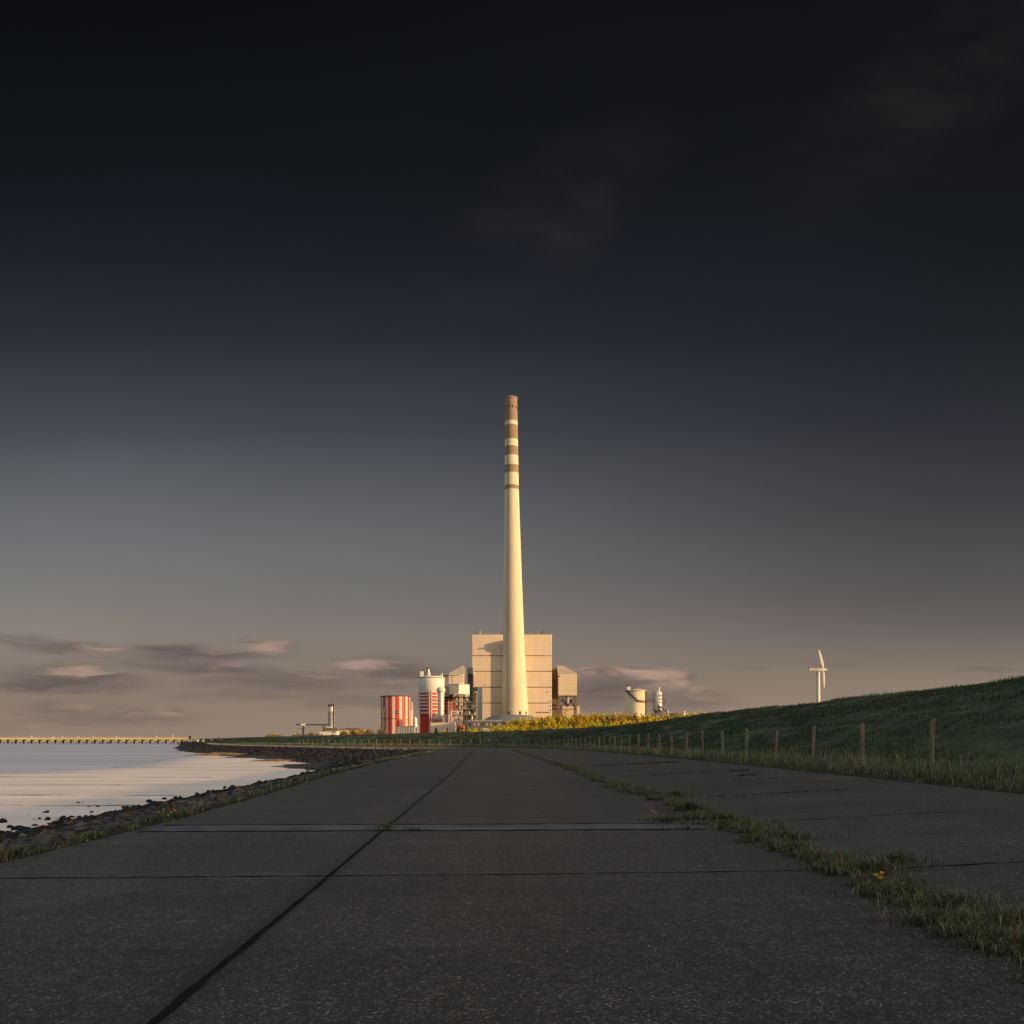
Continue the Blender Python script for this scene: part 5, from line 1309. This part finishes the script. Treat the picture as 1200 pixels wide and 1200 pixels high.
    MB().lathe(X(801.6,d), d, [(S(1.65,d),Z(835,d)),(S(1.65,d),Z(834.4,d))], 18).build('rim', M_GREY, t)
    MB().box(X(786,d), X(799,d), d+4, d+14, .7, Z(836,d)).build('annex', M_DGREY, t)
right_silos()

# left: small stack, crane boom, sheds -----------------------------
def left_plant():
    d = 720.0
    t = thing('small_stack', 'short metal stack with pale upper half above the low left sheds', 'chimney', (X(388.3,d), d, .7))
    MB().lathe(X(388.3,d), d, [(S(3.6,d),.7,1),(S(3.5,d),Z(838,d),1),(S(3.4,d),Z(834.5,d),0),(S(3.4,d),Z(827,d),0)], 28).build('shaft', [M_PIPE, M_GREY], t)
    MB().lathe(X(388.3,d), d, [(S(3.65,d),Z(828,d)),(S(3.65,d),Z(825.4,d)),(S(3.0,d),Z(825.4,d))], 28).build('cap', M_STEEL, t)
    for y in (834.5, 838, 843): MB().lathe(X(388.3,d), d, [(S(3.7,d),Z(y,d)),(S(3.7,d),Z(y-.4,d))], 28).build('ring', M_BROWN, t)
    MB().box(X(391,d), X(391.8,d), d-2, d-1, .7, Z(824.7,d)).build('ladder', M_STEEL, t)
    d = 690.0
    t = thing('loading_boom', 'long dark horizontal loading boom on a single post', 'crane', (X(355.3,d), d, .7))
    m = MB(); m.box(X(347,d),X(386,d),d-1,d+1,Z(849.9,d),Z(848.5,d)); m.build('boom', M_STEEL, t)
    MB().box(X(353,d), X(358,d), d-1.6, d+1.6, Z(850.6,d), Z(848,d)).build('cab', M_WHITE, t)
    MB().box(X(355.3,d)-.5, X(355.3,d)+.5, d-.5, d+.5, .7, Z(850.6,d)).build('post', M_STEEL, t)
    m = MB(); m.bar((X(353.2,d),d,Z(853,d)),(X(355.3,d),d,Z(857,d)),.35); m.bar((X(357.4,d),d,Z(853,d)),(X(355.3,d),d,Z(857,d)),.35); m.build('brace', M_STEEL, t)
    MB().box(X(378,d), X(381,d), d-1, d+1, .7, Z(850,d)).build('tail_support', M_BROWN, t)
    d = 670.0
    t = thing('grey_shed', 'pale grey shed with dark upper storey below the small stack', 'shed', (X(384,d), d, .7))
    MB().box(X(374,d), X(394.6,d), d, d+16, .7, Z(856.8,d)).build('wall', M_WHITE, t)
    MB().box(X(380.5,d), X(394.8,d), d+1, d+16, Z(856.8,d)+.003, Z(852.7,d)).build('upper_storey', M_DGREY, t)
    MB().box(X(373.8,d), X(394.9,d), d-.3, d+.9, Z(857.2,d), Z(856.5,d)).build('gutter', M_GREY, t)
    for px in (376.5,389): MB().box(X(px,d),X(px+1.6,d),d-.12,d+.2,.7,Z(860,d)).build('door', M_DGREY, t)
    MB().box(X(389,d),X(393,d),d-.12,d+.2,Z(858.6,d),Z(857.6,d)).build('window', M_STEEL, t)
    MB().box(X(382,d),X(387,d),d+4,d+9,Z(852.7,d)+.003,Z(851.6,d)).build('roof_plant', M_WHITE, t)
    d = 680.0
    t = thing('arched_hall', 'cream hall with dark shallow arched roof left of the striped tank', 'building', (X(410,d), d, .7))
    MB().box(X(395,d), X(427.5,d), d, d+18, .7, Z(855.5,d)).build('wall', M_CREAM, t)
    m = MB(); n = 13; vs = []
    for yy in (d-.4, d+18.4):
        for k in range(n):
            f = k/(n-1); vs.append((X(394.8+33*f,d), yy, Z(855.5,d)+.003+S(2.6,d)*math.sin(f*PI)))
    m.add(vs, [tuple(range(n)), tuple(range(2*n-1,n-1,-1)), (0,n-1,2*n-1,n)]+[(i+1,i,i+n,i+1+n) for i in range(n-1)]); m.build('roof', M_DGREY, t)
    for px in (397,411,418): MB().box(X(px,d),X(px+3,d),d-.12,d+.2,Z(860,d),Z(857.5,d)).build('window', M_GREY, t)
left_plant()

# wind turbine -----------------------------------------------------
def turbine():
    d = 500.0
    t = thing('wind_turbine', 'white two-bladed wind turbine standing behind the dike crest', 'wind turbine', (X(958.7,d), d, .7))
    zh = Z(784.8,d)
    MB().lathe(X(958.7,d), d, [(S(3.1,d),.7),(S(2.4,d),Z(824,d)),(S(2.0,d),Z(787.5,d))], 28).build('tower', M_WHITE, t)
    x0, x1 = X(947.5,d), X(963.4,d)
    m = MB(); m.box(x0, x1, d-1.0, d+1.0, zh-.75, zh+.55, b=.3); n_ = m.build('nacelle', M_WHITE, t)
    m = MB(); m.bar((x0+.4,d,zh+.5),(x0+.2,d,zh+1.5),.35); m.bar((x0-.3,d,zh+1.3),(x0+.5,d,zh+1.3),.2); m.build('wind_vane', M_BROWN, n_)
    m = MB(); m.box(X(950,d), X(958,d), d-1.05, d-1.0, zh-.5, zh-.1); m.build('side_vent', M_BROWN, n_)
    hub = Vector((X(964.6,d), d, zh))
    m = MB(); m.tube((x1,d,zh), (X(968.9,d),d,zh), .95, .45, 16); h = m.build('hub', M_WHITE, t)
    def blade(tip, w):
        tip = Vector(tip); ax = tip-hub; L = ax.length; ax.normalize(); side = Vector((0,1,0)).cross(ax).normalized(); thick = Vector((0,1,0))
        rows = [(0,.35,.35),(.06,.38,.36),(.2,1.0,.22),(.35,1.0,.18),(.7,.8,.12),(.92,.5,.07),(1,.12,.03)]
        vs = []; n = 12
        for f, cw, th in rows:
            c = hub+ax*L*f
            for k in range(n):
                a = 2*PI*k/n; vs.append(c+side*math.cos(a)*cw*w+thick*math.sin(a)*th*w*1.2)
        fs = [(j*n+i,j*n+(i+1)%n,(j+1)*n+(i+1)%n,(j+1)*n+i) for j in range(len(rows)-1) for i in range(n)]+[tuple(range(n-1,-1,-1)),tuple(range((len(rows)-1)*n,len(rows)*n))]
        m = MB(); m.add(vs, fs, 0, True); m.build('blade', M_WHITE, t)
    blade((X(959.2,d), d-.4, Z(761.3,d)), .95); blade((X(966.2,d), d+.4, Z(806.8,d)), .68)
    MB().box(X(958.7,d)-.5, X(958.7,d)+.5, d-1.75, d-1.2, .7, 2.9).build('door', M_GREY, t)
turbine()

# jetty across the bay ---------------------------------------------
M_DECK = pmat('tan concrete', (.60,.43,.20), .85, .2, .15, .05)
def jetty():
    d = 840.0
    t = thing('jetty', 'long straight concrete jetty on many piers far across the water', 'jetty', (X(100,d), d, MUDZ))
    x0, x1 = X(-190,d), X(226,d)
    zd = Z(864.6,d)
    MB().box(x0, x1, d, d+8, Z(866.6,d), zd).build('deck', M_DECK, t)
    m = MB(); m.box(x0, x1, d+.4, d+7.6, Z(867.2,d), Z(866.6,d)-.003); m.build('girder', M_DGREY, t)
    m = MB(); m.bar((x0,d+.3,zd+1.1),(x1,d+.3,zd+1.1),.12)
    for q in np.arange(x0, x1, 4.0): m.bar((q,d+.3,zd),(q,d+.3,zd+1.1),.1)
    m.build('railing', M_PIPE, t)
    for k in range(43):
        px = 4.5+9.33*(k-20)
        if px > 222: continue
        if px < -188: continue
        w = 1.15 if k % 2 else .9
        c = MB().box(X(px-w-.3,d), X(px+w+.3,d), d-.4, d+8.4, Z(868.2,d), Z(867.2,d)-.003).build('pier_cap', M_DECK, t)
        m = MB()
        for yy in (d+.8, d+6): m.box(X(px-w*.75,d), X(px+w*.75,d), yy, yy+1.2, MUDZ-1, Z(868.2,d)-.003)
        m.build('pier', M_BROWN, c)
    p = None
    for px, top in ((32.5,861.8),(58,862.6),(69,862.2),(87,862.6),(106,862.2),(132.5,862),(160,862.4),(180,862.2),(199.3,860.2),(-20,862),(-60,862)):
        l = thing('lamp_post', 'thin lamp post on the far jetty deck', 'lamp post', (X(px,d), d+7, zd), 'lamp posts on the jetty')
        MB().tube((X(px,d),d+7,zd),(X(px,d),d+7,Z(top,d)),.14,.09,6).build('pole', M_PIPE, l)
        MB().box(X(px,d)-.1,X(px,d)+.8,d+6.85,d+7.15,Z(top,d),Z(top,d)+.2).build('lamp_head', M_GREY, l)
jetty()
def far_shore():
    d = 760.0
    t = thing('sign_board', 'dark square board with pale frame where the jetty meets land', 'sign', (X(222.5,d), d, .3))
    MB().box(X(220.9,d), X(224.2,d), d, d+.3, Z(866.3,d), Z(862,d)).build('board', M_STEEL, t)
    m = MB()
    for a in ((220.5,220.9),(224.2,224.6)): m.box(X(a[0],d),X(a[1],d),d-.05,d+.35,Z(866.3,d),Z(861.6,d))
    m.box(X(220.9,d),X(224.2,d),d-.05,d+.35,Z(862,d),Z(861.6,d)); m.build('frame', M_GREY, t)
    for px in (221.2,223.9): MB().box(X(px,d)-.12,X(px,d)+.12,d+.05,d+.25,-1.8,Z(866.3,d)).build('post', M_GREY, t)
    d = 700.0
    t = thing('gatehouse', 'tiny cream gatehouse with red door on the far shore', 'building', (X(261,d), d, .3))
    MB().box(X(258.2,d), X(262.2,d), d, d+5, -.5, Z(866.2,d)).build('wall', M_CREAM, t)
    MB().box(X(262.2,d), X(264,d), d+.5, d+5, -.5, Z(866.4,d)).build('annex', M_DECK, t)
    MB().box(X(258,d), X(262.4,d), d-.2, d+5.2, Z(866.2,d)+.003, Z(865.9,d)).build('roof', M_GREY, t)
    MB().box(X(259.1,d), X(260.1,d), d-.08, d+.1, .3, Z(867.8,d)).build('door', M_RED, t)
    t = thing('mast', 'dark slim mast beside the tiny cream gatehouse', 'mast', (X(255.4,d), d, .3))
    MB().box(X(255,d), X(255.9,d), d+2, d+2.6, -.5, Z(863.6,d)).build('pole', M_STEEL, t)
    MB().box(X(254.7,d), X(256.2,d), d+1.8, d+2.8, Z(863.6,d), Z(863,d)).build('cage', M_BROWN, t)
    d = 730.0
    t = thing('quay_wall', 'long low tan quay wall between board and gatehouse', 'wall', (X(243,d), d, -1))
    MB().box(X(228,d), X(258,d), d, d+2, -1.9, Z(869.4,d)).build('wall', M_DECK, t)
    for k in range(8): MB().box(X(229+k*3.7,d),X(229.8+k*3.7,d),d-.25,d,-1.9,Z(869,d)).build('fender', M_BROWN, t)
    d = 745.0
    for px, w, top, mt, lab in ((230.3,1.3,866.9,M_WHITE,'tiny white hut on the quay nearest the dark board'),(236.5,1.6,867.4,M_DECK,'tiny tan hut in the middle of the quay'),(246,1.8,867.2,M_GREY,'tiny grey hut on the quay nearest the mast')):
        t = thing('hut', lab, 'hut', (X(px,d), d, 0))
        MB().box(X(px-w/2,d), X(px+w/2,d), d+2, d+6, -1.2, Z(top,d)).build('wall', mt, t)
        x0, x1, z = X(px-w/2-.15,d), X(px+w/2+.15,d), Z(top,d); xm = (x0+x1)/2
        MB().add([(x0,d+1.8,z+.003),(x1,d+1.8,z+.003),(xm,d+1.8,z+.8),(x0,d+6.2,z+.003),(x1,d+6.2,z+.003),(xm,d+6.2,z+.8)], [(0,1,2),(5,4,3),(0,3,4,1),(1,4,5,2),(2,5,3,0)]).build('roof', M_DGREY, t)
    d = 640.0
    for px, lab in ((268.6,'white van parked on the far dike road, left one of two'),(271.3,'white van parked on the far dike road, right one of two')):
        t = thing('parked_van', lab, 'van', (X(px,d), d, .2))
        x = X(px,d)
        MB().box(x-.9, x+.9, d, d+4.4, .55, 1.9, b=.2).build('body', M_WHITE, t)
        MB().box(x-.75, x+.75, d-.03, d+.05, 1.25, 1.75).build('rear_window', M_STEEL, t)
        for sx in (-.8,.8):
            for yy in (d+.9, d+3.5): MB().tube((x+sx-.1,yy,.52),(x+sx+.1,yy,.52),.33,.33,12).build('wheel', M_STEEL, t)
far_shore()
